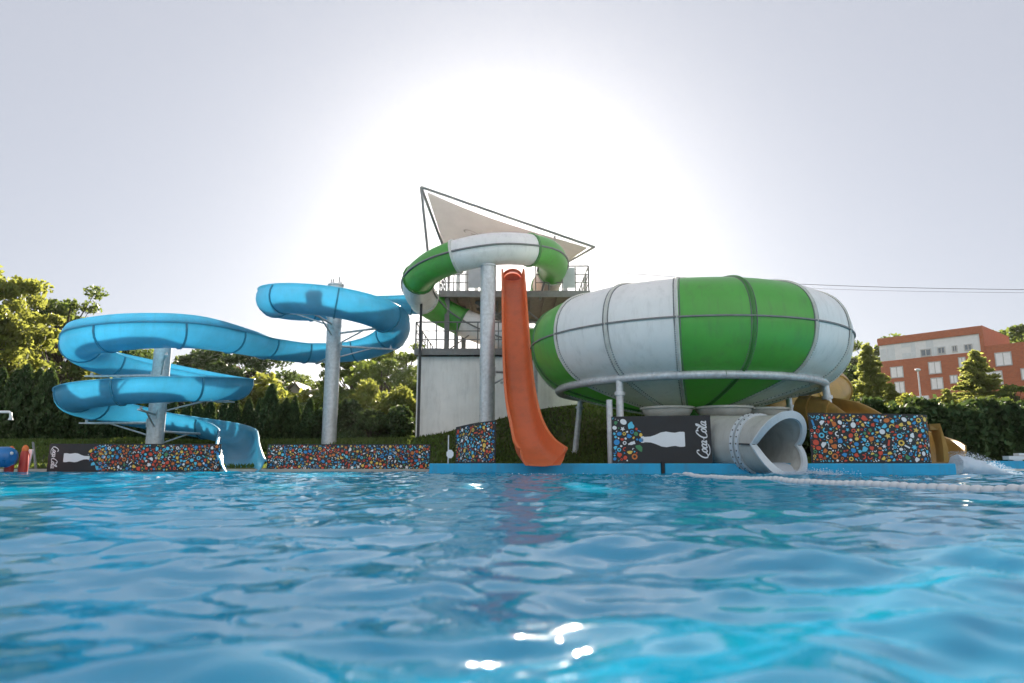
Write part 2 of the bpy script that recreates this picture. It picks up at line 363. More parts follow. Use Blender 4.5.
# ------------------------------------------------------------------ banners
def poly_shape(kind,r):
    P=[]
    if kind=='disc':
        e=random.uniform(.75,1); return [[(r*math.cos(a),r*e*math.sin(a)) for a in np.linspace(0,2*PI,13)[:-1]]]
    if kind=='blob':
        ph=random.uniform(0,6); return [[(r*(1+.28*math.sin(3*a+ph))*math.cos(a),r*.8*(1+.2*math.cos(2*a+ph))*math.sin(a)) for a in np.linspace(0,2*PI,17)[:-1]]]
    if kind=='star':
        k=random.choice((5,6)); return [[(r*(1.1 if i%2==0 else .5)*math.cos(i*PI/k),r*(1.1 if i%2==0 else .5)*math.sin(i*PI/k)) for i in range(2*k)]]
    if kind=='ring':
        A=np.linspace(0,2*PI,15); return [[(r*math.cos(a),r*math.sin(a)),(r*math.cos(b),r*math.sin(b)),(r*.5*math.cos(b),r*.5*math.sin(b)),(r*.5*math.cos(a),r*.5*math.sin(a))] for a,b in zip(A,A[1:])]
    if kind=='arc':
        A=np.linspace(0,PI*1.2,9); return [[(r*math.cos(a),r*math.sin(a)),(r*math.cos(b),r*math.sin(b)),(r*.55*math.cos(b),r*.55*math.sin(b)),(r*.55*math.cos(a),r*.55*math.sin(a))] for a,b in zip(A,A[1:])]
    if kind=='bar':
        return [[(-r,-r*.3),(r,-r*.3),(r*1.05,0),(r,r*.3),(-r,r*.3),(-r*1.05,0)]]
    if kind=='bottle':
        h=[(0,.18),(.3,.2),(.5,.34),(.75,.42),(1.05,.33),(1.3,.4),(1.5,.4)]
        return [[(x*r*1.2-r*.9,y*r) for x,y in h]+[(x*r*1.2-r*.9,-y*r) for x,y in h[::-1]]]
def scatter(u0,u1,v0,v1,rmin,rmax,n,mask=None):
    placed=[]; out=[]
    for big in (1,.72,.5,.34):
        for _ in range(int(n*(3 if big==1 else 4))):
            r=random.uniform(rmin,rmax)*big; u=random.uniform(u0+r,u1-r); v=random.uniform(v0+r,v1-r)
            if mask and not mask(u,v): continue
            if all((u-a)**2+(v-b)**2>(r*.93+c)**2 for a,b,c in placed if abs(a-u)<.3):
                placed.append((u,v,r*.97))
                kind=random.choices(['disc','blob','star','ring','arc','bar','bottle'],[3,4,2,2.2,1.6,1.5,.7] if big>.4 else [6,2,0,0,1,3,0])[0]
                a=random.uniform(0,2*PI); ca,sa=math.cos(a),math.sin(a)
                mi=random.choices([1,2,3,4,5,6,7],[3.2,2.2,2.4,3.0,2.2,.6,1.3])[0]
                if big<.4: mi=random.choices([5,4,2,1],[4,2,1,1])[0]
                for poly in poly_shape(kind,r*.87):
                    out.append(([(u+ca*x-sa*y,v+sa*x+ca*y) for x,y in poly],mi))
    return out
def stroke(pts,w0,w1):          # pen stroke: thick on the way down, thin across
    pts=[Vector((x,y,0)) for x,y in pts]; P=catmull(pts,6); out=[]
    q=[]
    for i,p in enumerate(P):
        t=(P[min(i+1,len(P)-1)]-P[max(i-1,0)]).normalized(); n=Vector((-t.y,t.x,0))
        w=w0+(w1-w0)*abs(t.y)**1.3
        q.append((p+n*w/2,p-n*w/2))
    for a,b in zip(q,q[1:]): out.append([(a[0].x,a[0].y),(b[0].x,b[0].y),(b[1].x,b[1].y),(a[1].x,a[1].y)])
    return out
def script_word():             # flowing script lettering, unit x-height, slanted
    def cap(x): return [(x+1.25,1.55),(x+1.05,1.95),(x+.65,1.95),(x+.15,1.3),(x+0,.6),(x+.25,.0),(x+.75,-.05),(x+1.2,.35)]
    def o(x): return [(x+.35,1),(x+.05,.75),(x+0,.3),(x+.25,0),(x+.55,.2),(x+.62,.65),(x+.38,1),(x+.45,.85),(x+.85,.85)]
    def c(x): return [(x+.6,.8),(x+.38,1),(x+.08,.7),(x+.02,.3),(x+.28,0),(x+.62,.2)]
    def a(x): return [(x+.6,.85),(x+.35,1),(x+.05,.7),(x+.02,.25),(x+.25,0),(x+.5,.25),(x+.65,.95),(x+.6,.3),(x+.72,.02),(x+.95,.2)]
    def l(x): return [(x+.02,.45),(x+.4,1.5),(x+.38,2.0),(x+.18,1.85),(x+.08,.9),(x+.14,.1),(x+.34,0),(x+.55,.2)]
    S_=[]
    x=0
    for g,adv in((cap,1.2),(o,.85),(c,.7),(a,.98)):
        S_.append(g(x)); x+=adv
    S_.append([(x,.55),(x+.35,.6)]); x+=.45
    S_.append(cap(x)); S_.append([(x+1.0,1.62),(x+1.5,1.75),(x+2.1,1.3),(x+2.5,1.55)]); x+=1.2
    for g,adv in((o,.85),(l,.6),(a,.98)):
        S_.append(g(x)); x+=adv
    S_.append([(.5,-.05),(1.2,-.45),(2.2,-.5),(3.0,-.25)])
    out=[]
    for s in S_: out+=stroke([(px_+.28*py_,py_) for px_,py_ in s],.13,.30)
    return out,x+.2
def bottle_outline(L,w):
    h=[(0,.20),(.06,.21),(.08,.17),(.22,.19),(.34,.30),(.46,.45),(.58,.5),(.70,.44),(.78,.42),(.88,.48),(.97,.48),(1,.44)]
    return [(x*L,y*w) for x,y in h]+[(x*L,-y*w) for x,y in h[::-1]]
def banner(name,path,z0,h,shapes,label,cat,zfun=None,post=True):
    """path: plan polyline from the photo's left to right; shapes: (polygon in metres u,v ; material)"""
    P=resample(catmull([Vector((x,y,0)) for x,y in path],12),.12); L=[0]
    for a,b in zip(P,P[1:]): L.append(L[-1]+(b-a).length)
    def pos(u,off):
        u=max(0,min(L[-1],u)); j=0
        while j<len(L)-2 and L[j+1]<u: j+=1
        t=(P[j+1]-P[j]).normalized(); p=P[j].lerp(P[j+1],(u-L[j])/(L[j+1]-L[j]))
        return p+Vector((t.y,-t.x,0))*off
    zt=zfun or (lambda u:0)
    root=thing(name,(P[len(P)//2].x,P[len(P)//2].y,z0),label,cat)
    mb=MB(); n=len(P)
    A=[]
    for i in range(n):
        f=pos(L[i],0); bk=pos(L[i],-.03)
        A+=[Vector((f.x,f.y,z0)),Vector((f.x,f.y,z0+h+zt(L[i]))),Vector((bk.x,bk.y,z0+h+zt(L[i]))),Vector((bk.x,bk.y,z0))]
    fs=[]
    for i in range(n-1):
        for k in range(4): fs.append((4*i+k,4*i+4+k,4*i+4+(k+1)%4,4*i+(k+1)%4)[::-1])
    fs+=[(0,1,2,3),(4*n-1,4*n-2,4*n-3,4*n-4)]
    mb.add(A,fs,0)
    for q,mi in shapes(L[-1]):
        vs=[]
        for u,v in q:
            p=pos(u,.005); vs.append((p.x,p.y,z0+v*(1+zt(u)/h)))
        a2=sum(q[i-1][0]*q[i][1]-q[i][0]*q[i-1][1] for i in range(len(q)))
        mb.add(vs,[tuple(range(len(vs)))],mi)
    mb.build('printed_panel',PRINT,root)
    if post:
        k=max(2,int(L[-1]/1.6)+1)
        for i in range(k):
            u=.05+(L[-1]-.1)*i/(k-1); p=pos(u,-.065); pm=MB(); pm.box((p.x,p.y,z0+(h+zt(u))/2-.05),(.05,.05,h+zt(u)+.10)); pm.build('post',M_galv,root)
        fr=MB(); fr.tube([Vector((pos(L[i],-.065).x,pos(L[i],-.065).y,z0+h+zt(L[i])-.08)) for i in range(0,n,3)],.02,6); fr.build('rail',M_galv,root)
    return root,L[-1]
WORD,WLEN=script_word()
def ad_shapes(flip,Ltot,ua,ub,h,neck_mosaic_w):
    """black panel: lettering at one end, a pale bottle, and a burst of shapes at its neck. ua..ub is the panel's stretch."""
    out=[]; w=ub-ua
    def put(poly,mi):
        out.append(([(ua+ (w-x if flip else x), (h-y if flip else y)) for x,y in poly],mi))
    # unflipped: mosaic at left, bottle, lettering at the right reading upwards
    k=h*.80/WLEN
    for q in WORD: put([(w-.13-y*k*1.05+.02, h*.10+x*k) for x,y in q],5)
    bl=w*.44; bx=w*.30
    put([(bx+x,h*.5+y) for x,y in bottle_outline(bl,h*.33)],5)
    for q,mi in scatter(.01,w*.36,.02,h-.02,h*.045,h*.10,90,lambda u,v:u<w*.16 or (u<w*.34 and ((u-w*.16)/(w*.17))**2+((v-h*.45)/(h*.36))**2<1)): put(q,mi)
    return out
B4=[(2.55,17.62),(4.95,17.12)]
banner('banner',B4,.27,1.18,lambda L:ad_shapes(False,L,0,L,1.18,0),'black printed banner with upright white script lettering beside the grey outlet tube','banner')
# left banner: advert + mosaic in one
def left_shapes(L):
    w=1.75; s=ad_shapes(True,L,0,w,.84,0)
    s+=scatter(w-.30,L-.01,.02,.82,.035,.075,330); return s
a_=at(50,470,21.15); b_=at(218,470,21.15)
banner('banner',[(a_.x,21.0),(b_.x,21.25)],.02,.84,left_shapes,'long low banner below the blue spiral, black lettered end then confetti pattern','banner')
a_=at(267,470,21.6); b_=at(430,470,21.6)
banner('banner',[(a_.x,21.55),(b_.x,21.6)],.06,.80,lambda L:scatter(.01,L-.01,.015,.785,.03,.07,560),'low confetti patterned banner between the blue slide exit and the white tower base','banner')
banner('banner',[(-1.53,18.75),(-1.0,18.2),(-.43,17.95)],.27,.97,lambda L:scatter(.01,L-.01,.02,.95,.03,.065,190),'short tall confetti patterned banner left of the orange slide','banner',zfun=lambda u:.10*u)
banner('banner',[(7.15,16.55),(8.2,16.3),(9.2,16.1),(9.75,16.15),(10.0,16.7)],.27,1.20,lambda L:scatter(.01,L-.01,.02,1.18,.034,.082,460),'curved confetti patterned banner right of the grey outlet tube','banner',zfun=lambda u:-.03*u)

# octagonal sign on a post by the short banner
p=at(450,457,18.6); root=thing('sign',(p.x,p.y,.2),'small pale octagonal sign on a thin post beside the short confetti banner','sign')
mb=MB(); c=at(450,454,18.5); mb.add([(c.x+.10*math.cos(R(22.5+45*k)),18.5,c.z+.12*math.sin(R(22.5+45*k))) for k in range(8)]+[(c.x+.10*math.cos(R(22.5+45*k)),18.52,c.z+.12*math.sin(R(22.5+45*k))) for k in range(8)],[tuple(range(8)),tuple(range(8,16))[::-1]]+[(k,k+8,(k+1)%8+8,(k+1)%8)[::-1] for k in range(8)]); mb.build('sign_plate',M_pw,root)
mb=MB(); mb.cyl((c.x-.05,18.54,.0),(c.x-.05,18.54,c.z+.5),.018,8); mb.build('post',M_galv,root)

# ------------------------------------------------------------------ open blue slide
CX1,CY1,R1=-12.95,25.0,2.58
CX2,CY2,R2=-7.3,27.5,2.45
def hp(cx,cy,r,deg,z): a=R(deg); return (cx+r*math.cos(a),cy+r*math.sin(a),z)   # 0=right, 90=back, 180=left, 270=front
ctrl=[(-3.2,31.2,7.85),(-5.2,30.6,7.65)]
for d,z in((78,7.40),(110,7.22),(145,7.02),(180,6.86),(215,6.68),(250,6.50),(285,6.33),(320,6.15),(352,5.96),(25,5.74),(60,5.52),(92,5.36)): ctrl.append(hp(CX2,CY2,R2,d,z))
ctrl+=[(-9.0,29.25,5.22),(-9.95,27.6,5.12),(-10.35,25.7,5.02),(-11.1,23.6,4.88),(-12.0,22.7,4.74)]
for d,z in((268,4.62),(235,4.52),(205,4.42),(175,4.28),(145,4.10),(115,3.93),(85,3.74),(55,3.55),(25,3.36),(358,3.20),(330,3.06),(300,2.92),(270,2.80),(240,2.70),(210,2.62),(180,2.54),(150,2.42),(118,2.22)): ctrl.append(hp(CX1,CY1,R1,d,z))
ctrl+=[(-12.6,27.5,1.96),(-11.4,27.1,1.73),(-10.5,26.2,1.46),(-9.85,24.8,1.15),(-9.25,23.3,.85),(-8.6,21.9,.60),(-8.1,20.85,.47)]
PATH=resample(catmull(ctrl,10),.16); FR=frames(PATH); NP=len(PATH); TR=.62
# which stretch of the path are we on
def nearest(pt): return min(range(NP),key=lambda i:(PATH[i]-Vector(pt)).length)
iA=nearest(ctrl[13]); iB=nearest(ctrl[15]); iC=nearest(ctrl[18]); iD=nearest(ctrl[23]); iE=nearest(ctrl[27]); iX=nearest((-10.5,26.2,1.46))
def blend(i,pairs):
    for (a,va),(b,vb) in zip(pairs,pairs[1:]):
        if i<=b: return lerp(va,vb,sm((i-a)/max(1,b-a)))
    return pairs[-1][1]
def thR(i): return blend(i,[(0,95),(8,120),(iA-6,120),(iB,96),(NP-20,96),(NP,82)])
def thL(i): return blend(i,[(0,95),(iB,96),(iC,100),(iX,98),(NP-28,100),(NP,78)])
K=12
def trough(i):
    a,b=-R(thL(i)),R(thR(i)); o=[];inn=[]
    for k in range(K+1):
        th=lerp(a,b,k/K); o.append(((TR+.03)*math.sin(th),-(TR+.03)*math.cos(th))); inn.append((TR*math.sin(th),-TR*math.cos(th)))
    lip=.055
    o=[((TR+.03+lip)*math.sin(a),-(TR+.03+lip)*math.cos(a))]+o+[((TR+.03+lip)*math.sin(b),-(TR+.03+lip)*math.cos(b))]
    a2,b2=a-.06,b+.06
    inn=[((TR+.03+lip)*math.sin(a2),-(TR+.03+lip)*math.cos(a2))]+[(TR*math.sin(a2),-TR*math.cos(a2))]+inn[1:-1]+[(TR*math.sin(b2),-TR*math.cos(b2))]+[((TR+.03+lip)*math.sin(b2),-(TR+.03+lip)*math.cos(b2))]
    return o+inn[::-1]
root=thing('water_slide',(CX1,CY1,0),'long open bright blue slide spiralling round two grey poles to the pool','slide')
mb=MB(); sweep(mb,FR,trough); mb.build('trough',M_blue,root)
# raised outer guard on the upper turn of the left spiral
def guard(i):
    h=blend(i,[(0,0),(iB,.02),(iC,.34),(iD,.36),(iE,.03),(NP,.03)])
    t0=R(thL(i))
    x0=-(TR+.035)*math.sin(t0); y0=-(TR+.035)*math.cos(t0)
    pts=[(x0-.012,y0+.01),(x0+.02,y0+h*.5+.01),(x0+.11*h/.36,y0+h+.01)]
    return pts+[(x+.03,y) for x,y in pts[::-1]]
mb=MB(); sweep(mb,FR[iB:iE],lambda i:guard(i+iB)); mb.build('guard_wall',M_blue,root)
step=int(2.3/.16)
for j in range(10,NP-6,step):
    mb=MB()
    def ringp(i,j=j):
        a,b=-R(thL(j)),R(thR(j)); o=[];inn=[]
        for k in range(K+1):
            th=lerp(a,b,k/K); o.append(((TR+.075)*math.sin(th),-(TR+.075)*math.cos(th))); inn.append(((TR+.033)*math.sin(th),-(TR+.033)*math.cos(th)))
        return o+inn[::-1]
    p,t,n,u=FR[j]; sweep(mb,[(p-t*.03,t,n,u),(p+t*.03,t,n,u)],ringp,smooth=False); mb.build('flange',M_blue_joint,root)
# poles
def slide_pole(x,y,zt,r,arms,label,rods=False):
    root=thing('support_pole',(x,y,gz(x,y)),label,'slide support')
    mb=MB(); z0=gz(x,y)-.3; n=14
    mb.cyl((x,y,z0),(x,y,zt),r,20)
    for k in range(1,4):
        zz=z0+(zt-z0)*k/4; mb.cyl((x,y,zz-.02),(x,y,zz+.02),r+.012,20)
    mb.cyl((x,y,zt-.03),(x,y,zt+.03),r+.04,20); mb.build('shaft',M_galv,root)
    for (deg,L_,zb) in arms:
        d=Vector((math.cos(R(deg)),math.sin(R(deg)),0)); mb=MB(); s=Vector((x,y,zb))+d*(r*.8); e=Vector((x,y,zb))+d*L_
        mb.tube([s,e],.045,8); mb.tube([s+Vector((0,0,-.45)),s.lerp(e,.62)+Vector((0,0,-.02))],.03,8)
        mb.beam(e+Vector((0,0,.0))-d*.35,e+d*.25,.10,.05); mb.tube([e,e+Vector((0,0,.12))],.05,8)
        mb.box(s+d*.02,(.16,.16,.3)); mb.build('bracket_arm',M_galv,root)
    if rods:
        for k in range(4):
            a=R(45+90*k); mb=MB(); q=Vector((x+r*.8*math.cos(a),y+r*.8*math.sin(a),zt)); mb.cyl(q,q+Vector((0,0,.32 if k%2 else .22)),.02,6); mb.build('anchor_rod',M_steel,root)
    return root
slide_pole(CX1,CY1,4.6,.30,[(178,2.6,3.45),(178,2.6,1.72),(35,2.4,2.62),(285,2.3,2.02),(70,2.4,1.42),(60,2.35,2.88),(300,2.25,3.90)],'thick grey steel pole in the middle of the left blue spiral')
slide_pole(CX2,CY2,7.55,.29,[(185,2.4,6.32),(330,2.4,5.5),(20,2.35,5.0),(120,2.4,4.6),(75,2.4,6.65),(265,2.3,5.85)],'tall grey steel pole carrying the upper right loop of the blue slide',rods=True)

# ------------------------------------------------------------------ tower
def X_at(px,Y,z): return (px-512)/FPX*(Y*cp+(z-CAMZ)*sp_)
ZU,ZL=7.45,4.85
root=thing('slide_tower',(0,30,2),'steel slide tower with two open decks above a white walled base','slide tower')
mb=MB(); xl,xr=-3.85,2.75
# corrugated white base
nW=int((xr-xl)/.15)
for (y0) in (27.45,):
    vs=[];fs=[]
    for i in range(nW*4+1):
        x=xl+(xr-xl)*i/(nW*4); off=(0,.003,.003,0)[i%4]
        vs+= [(x,y0+off,.6),(x,y0+off,4.55)]
    for i in range(nW*4): fs.append((2*i,2*i+2,2*i+3,2*i+1))
    mb.add(vs,fs)
mb.box(((xl+xr)/2,30.27,2.55),(xr-xl-.01,5.55,3.9)); mb.build('base_wall',M_wall,root)
def deck(x0,x1,y0,y1,z,name):
    mb=MB(); mb.box(((x0+x1)/2,(y0+y1)/2,z-.03),(x1-x0,y1-y0,.06))
    for i in range(int((x1-x0)/.55)+1):
        x=x0+.06+i*.55; mb.box((x,(y0+y1)/2,z-.15),(.07,y1-y0-.12,.16))
    o=mb.build(name,M_deck,root)
    mb=MB(); 
    for yy in(y0,y1): mb.beam((x0-.05,yy,z-.14),(x1+.05,yy,z-.14),.10,.26)
    for xx in(x0,x1): mb.beam((xx,y0+.06,z-.14),(xx,y1-.06,z-.14),.10,.256)
    mb.build('deck_frame',M_steel,root)
deck(-3.9,2.8,27.2,33,ZL,'lower_deck'); deck(-3.05,3.25,28.0,33.5,ZU,'upper_deck')
def railing(a,b,z,n,h=1.08,sheet=()):
    mb=MB(); a=Vector((*a,z)); b=Vector((*b,z))
    for i in range(n+1):
        p=a.lerp(b,i/n); mb.cyl(p,p+Vector((0,0,h)),.025,6)
    for hh in(h,h*.66,h*.33): mb.tube([a+Vector((0,0,hh)),b+Vector((0,0,hh))],.022 if hh<h else .03,6)
    mb.build('railing',M_steel,root)
    for i in sheet:
        mb=MB(); mb.beam(a.lerp(b,(i+.06)/n)+Vector((0,-.03,h*.52)),a.lerp(b,(i+.94)/n)+Vector((0,-.03,h*.52)),.02,h*.82); mb.build('railing_sheet',M_sheet,root)
railing((-3.9,27.2),(2.8,27.2),ZL,8); railing((-3.9,27.3),(-3.9,33),ZL,6); railing((2.8,27.3),(2.8,33),ZL,6)
railing((-3.05,28.0),(-.7,28.0),ZU,4,sheet=(2,)); railing((1.0,28.0),(3.25,28.0),ZU,4,sheet=(2,)); railing((-3.05,28.1),(-3.05,30.4),ZU,3); railing((3.25,28.1),(3.25,33.5),ZU,6,sheet=(1,)); railing((-3.05,33.5),(3.25,33.5),ZU,7)
for (x,y) in((-2.75,28.3),(-2.2,30.6),(.15,28.9),(2.85,28.3),(-2.75,33.1),(.15,33.1),(2.85,33.1)):
    mb=MB(); mb.box((x,y,(4.7+ZU)/2-.1),(.2,.2,ZU-4.7)); mb.build('column',M_steel,root)
for (x,y) in((-2.35,28.9),(-2.0,29.4),(-1.55,28.7),(2.4,30.0)):      # posts standing on the upper deck that carry the entries
    mb=MB(); mb.box((x,y,ZU+.75),(.16,.16,1.5)); mb.build('column',M_galv,root)
# stair from the lower to the upper deck
mb=MB(); a=Vector((2.2,30.2,ZL)); b=Vector((-1.6,30.2,ZU)); ns=15
for k in range(ns):
    p=a.lerp(b,(k+.5)/ns); mb.box(p,(.28,1.1,.04))
for yy in(-.58,.58): mb.beam(a+Vector((0,yy,-.06)),b+Vector((0,yy,-.06)),.06,.24)
mb.build('stair',M_steel,root)
for yy in(-.6,.6):
    mb=MB(); mb.tube([a+Vector((0,yy,1)),b+Vector((0,yy,1))],.025,6)
    for k in range(5): p=a.lerp(b,k/4+.0); mb.cyl(p+Vector((0,yy,0)),p+Vector((0,yy,1)),.02,6)
    mb.build('stair_rail',M_steel,root)
# cross bracing of the lower storey and the tall dark post on the left
mb=MB(); mb.tube([(-2.75,28.3,4.9),(.15,28.9,7.2)],.03,6); mb.tube([(2.85,28.3,4.9),(.15,28.9,7.2)],.03,6); mb.build('brace',M_steel,root)
mb=MB(); p=at(418,440,27.0); mb.box((p.x,27.0,3.6),(.10,.10,6.2)); mb.build('corner_post',M_dark,root)
mb=MB(); mb.box((.95,26.9,2.6),(.12,.12,5.2)); mb.tube([(-.45,26.6,3.4),(.95,26.9,3.4)],.05,8); mb.build('slide_prop',M_galv,root)

# canopy
A=at(421,187,26.9); B=at(594,247,27.6); C=at(449,262,31.0); D=at(566,263,33.0)
root=thing('shade_canopy',(0,29,ZU),'pointed pale fabric shade sail on a steel frame above the slide tower','canopy')
mb=MB(); n=16; a0=A.lerp(D,.035)+Vector((0,0,-.08)); b0=B.lerp(C,.04); vs=[]
for i in range(n+1):
    u=i/n
    for j in range(n+1):
        v=j/n
        top=a0.lerp(b0,u); bot=C.lerp(D,u); p=top.lerp(bot,v)
        sag=math.sin(PI*u)*(1-v)
        p=p+(bot-top)*.08*sag+Vector((0,0,-.35*math.sin(PI*u)*math.sin(PI*v)))
        vs.append(p)
mb.add(vs,[(i*(n+1)+j,(i+1)*(n+1)+j,(i+1)*(n+1)+j+1,i*(n+1)+j+1) for i in range(n) for j in range(n)],0,True)
sail=mb.build('sail',M_fabric,root)
mb=MB(); pts=[]
def sailp(u,v):
    top=a0.lerp(b0,u); bot=C.lerp(D,u); p=top.lerp(bot,v); sag=math.sin(PI*u)*(1-v)
    return p+(bot-top)*.08*sag+Vector((0,0,-.35*math.sin(PI*u)*math.sin(PI*v)-.02))
uv=[(.25+.06*math.cos(t),.34-.05*math.sin(t)) for t in np.linspace(.1*PI,1.15*PI,16)]
for k in range(15):
    (u1,v1),(u2,v2)=uv[k],uv[k+1]; f=.82; cu,cv=.25,.34
    q=[sailp(u1,v1),sailp(u2,v2),sailp(cu+(u2-cu)*f,cv+(v2-cv)*f),sailp(cu+(u1-cu)*f,cv+(v1-cv)*f)]; mb.add(q,[(0,1,2,3)])
mb.add([sailp(.24,.335),sailp(.30,.335),sailp(.30,.35),sailp(.24,.35)],[(0,1,2,3)])
mb.build('emblem',M_fabmark,sail)
def bar(name,a,b,r,m=M_steel):
    mb=MB(); mb.tube([a,b],r,8); return mb.build(name,m,root)
bar('mast',A,at(433,302,28.1),.055); bar('beam',A,B,.06); bar('strut',A+Vector((.02,.05,-.05)),C,.065); bar('strut',B,D,.06); bar('beam',C,D,.05)
bar('mast',C,Vector((C.x,C.y,ZU)),.06); bar('mast',D,Vector((D.x,D.y,ZU)),.06)
bar('mast',at(540,300,28.2),at(555,236,28.2),.05)

# ------------------------------------------------------------------ green and white tube slide
TP=[at(541,296,32.0),at(545,287,30.4),at(551,274,28.6),at(553,262,27.0),at(544,253,25.6),at(520,249,24.7),at(490,249.5,24.2),at(458,256,24.1),at(432,267,24.7),at(418,281,26.0),at(421,296,27.6),at(437,309,28.6),at(462,322,28.9),at(490,333,28.6),at(515,340,27.8),at(535,345,26.6),at(552,352,25.2),at(575,361,24.2)]
P=resample(catmull(TP,12),.15); F2=frames(P); nP=len(P); TRG=.60
def pathpos(pt): return min(range(nP),key=lambda i:(P[i]-pt).length)
cuts=[0,pathpos(TP[1]),pathpos(TP[2])+2,pathpos(at(531,250,25.0)),pathpos(at(455,256,24.1)),pathpos(at(411,281,25.7)),pathpos(at(425,301,28.0)),pathpos(at(464,323,28.9)),pathpos(at(528,343,27.0)),nP-1]
cols=[M_green,M_cream,M_green,M_white,M_green,M_white,M_green,M_white,M_green]
root=thing('tube_slide',(0,27,2),'closed tube slide in green and white sections curling round the tower front','slide')
def circ(r): return lambda i:[(r*math.cos(2*PI*k/20),r*math.sin(2*PI*k/20)) for k in range(20)]
for a,b,m_ in zip(cuts,cuts[1:],cols):
    if b-a<2: continue
    mb=MB(); sweep(mb,F2[a:b+1],circ(TRG),cap=False); mb.build('tube_section',m_,root)
    mb=MB()
    p,t,n,u=F2[b]
    FRx=[(p-t*.045,t,n,u),(p-t*.045,t,n,u),(p+t*.045,t,n,u),(p+t*.045,t,n,u)]; rr=[TRG,TRG+.055,TRG+.055,TRG]
    sweep(mb,FRx,lambda i:[(rr[i]*math.cos(2*PI*k/20),rr[i]*math.sin(2*PI*k/20)) for k in range(20)],smooth=False,cap=False); mb.build('flange',M_cream if m_ is not M_green else M_greenfl,root)
# horizontal seam along both sides of the tube
mb=MB(); sweep(mb,F2[cuts[2]:],lambda i:[(x,y) for x,y in((TRG-.01,-.03),(TRG+.05,-.03),(TRG+.05,.03),(TRG-.01,.03))]); sweep(mb,F2[cuts[2]:],lambda i:[(x,y) for x,y in((-TRG-.05,-.03),(-TRG+.01,-.03),(-TRG+.01,.03),(-TRG-.05,.03))]); mb.build('seam',M_steel,root)
# front pole of the tube
pc=at(488,264,24.15); slide_pole(pc.x,24.15,pc.z-.08,.27,[(20,1.4,3.5)],'grey steel pole under the front bend of the green and white tube',False)
mb=None

# ------------------------------------------------------------------ orange slide
OP=[(0.02,28.6,7.95),(0.03,27.8,7.85),(0.05,26.9,7.35),(0.08,25.6,6.3),(.12,24.0,4.8),(.17,22.4,3.3),(.24,21.0,2.12),(.34,19.9,1.32),(.46,18.9,.78),(.57,18.0,.47),(.68,17.25,.32),(.75,16.75,.24)]
P=resample(catmull(OP,10),.15); FO=[]
for i,p in enumerate(P):
    t=(P[min(i+1,len(P)-1)]-P[max(i-1,0)]).normalized(); n=Vector((1,0,0)); n=(n-t*n.dot(t)).normalized(); FO.append((p,t,-n if t.cross(Vector((0,0,1))).dot(n)<0 else n,None))
FO=[(p,t,n,n.cross(t)) for p,t,n,_ in FO]
FO=[(p,t,n,u if u.z>0 else -u) for p,t,n,u in FO]
nO=len(FO)
def orangep(i):
    f=sm((i/nO-.78)/.22); w=.35+.10*f; h=.50-.10*f-.10*sm((.06-i/nO)/.06); fl=.06+.03*f
    inn=[(-w-fl,h),(-w-.02,.14),(-w+.06,.03),(-w*.5,0),(0,-.01),(w*.5,0),(w-.06,.03),(w+.02,.14),(w+fl,h)]
    out=[(w+fl+.07,h),(w+fl+.07,h-.05),(w+fl+.035,h-.06),(w+.055,.10),(w-.02,-.02),(0,-.05),(-w+.02,-.02),(-w-.055,.10),(-w-fl-.035,h-.06),(-w-fl-.07,h-.05),(-w-fl-.07,h)]
    return inn+out
mb=MB()
rings=[[p+n*a+u*b for a,b in orangep(i)] for i,(p,t,n,u) in enumerate(FO)]; m_=len(rings[0])
mb.add([q for r in rings for q in r],[(i*m_+k,(i+1)*m_+k,(i+1)*m_+(k+1)%m_,i*m_+(k+1)%m_)[::-1] for i in range(nO-1) for k in range(m_)],0,True)
for r,fl in((rings[0],0),(rings[-1],1)):
    mb.add(r,[(k,k+1,m_-2-k if k else m_-2,m_-1-k if k else m_-1) for k in range(0,8)])
root=thing('water_slide',(.6,17,0),'straight steep orange drop slide coming down from the tower to the pool','slide')
o=mb.build('trough',M_orange,root); md=o.modifiers.new('ws','EDGE_SPLIT'); md.split_angle=R(50)
for j in range(12,nO-8,17):
    p,t,n,u=FO[j]; mb=MB()
    prof=orangep(j)[9:]
    vs=[p+t*.04*s_+n*a*1.02+u*(b-.012) for s_ in(-1,1) for a,b in prof]; k_=len(prof)
    mb.add(vs,[(k,k+1,k_+k+1,k_+k) for k in range(k_-1)]); mb.build('flange',M_orange,root)
mb=MB()                   # rounded entry hood
for k in range(13):
    pass
A_=[Vector((.02+.46*math.cos(a),28.55,7.98+.44*math.sin(a))) for a in np.linspace(0,PI,14)]
A2=[q+Vector((0,-.75,-.05)) for q in A_]
o_=[]; 
mb.add(A_+A2+[Vector((q.x*.93,q.y,8.0+(q.z-8.0)*.93)) for q in A_]+[Vector((q.x*.93,q.y,7.95+(q.z-7.95)*.93)) for q in A2],[(k,k+1,14+k+1,14+k) for k in range(13)]+[(28+k,42+k,42+k+1,28+k+1) for k in range(13)]+[(14+k,14+k+1,42+k+1,42+k) for k in range(13)]+[(k+1,k,28+k,28+k+1) for k in range(13)],0,True); mb.add([Vector((q.x*.96,28.5,7.97+(q.z-8.0)*.96)) for q in A_]+[Vector((-.5,28.5,7.3)),Vector((.54,28.5,7.3))][::1],[tuple(range(14))+(14,15)]); mb.build('entry_hood',M_orange_solid,root)

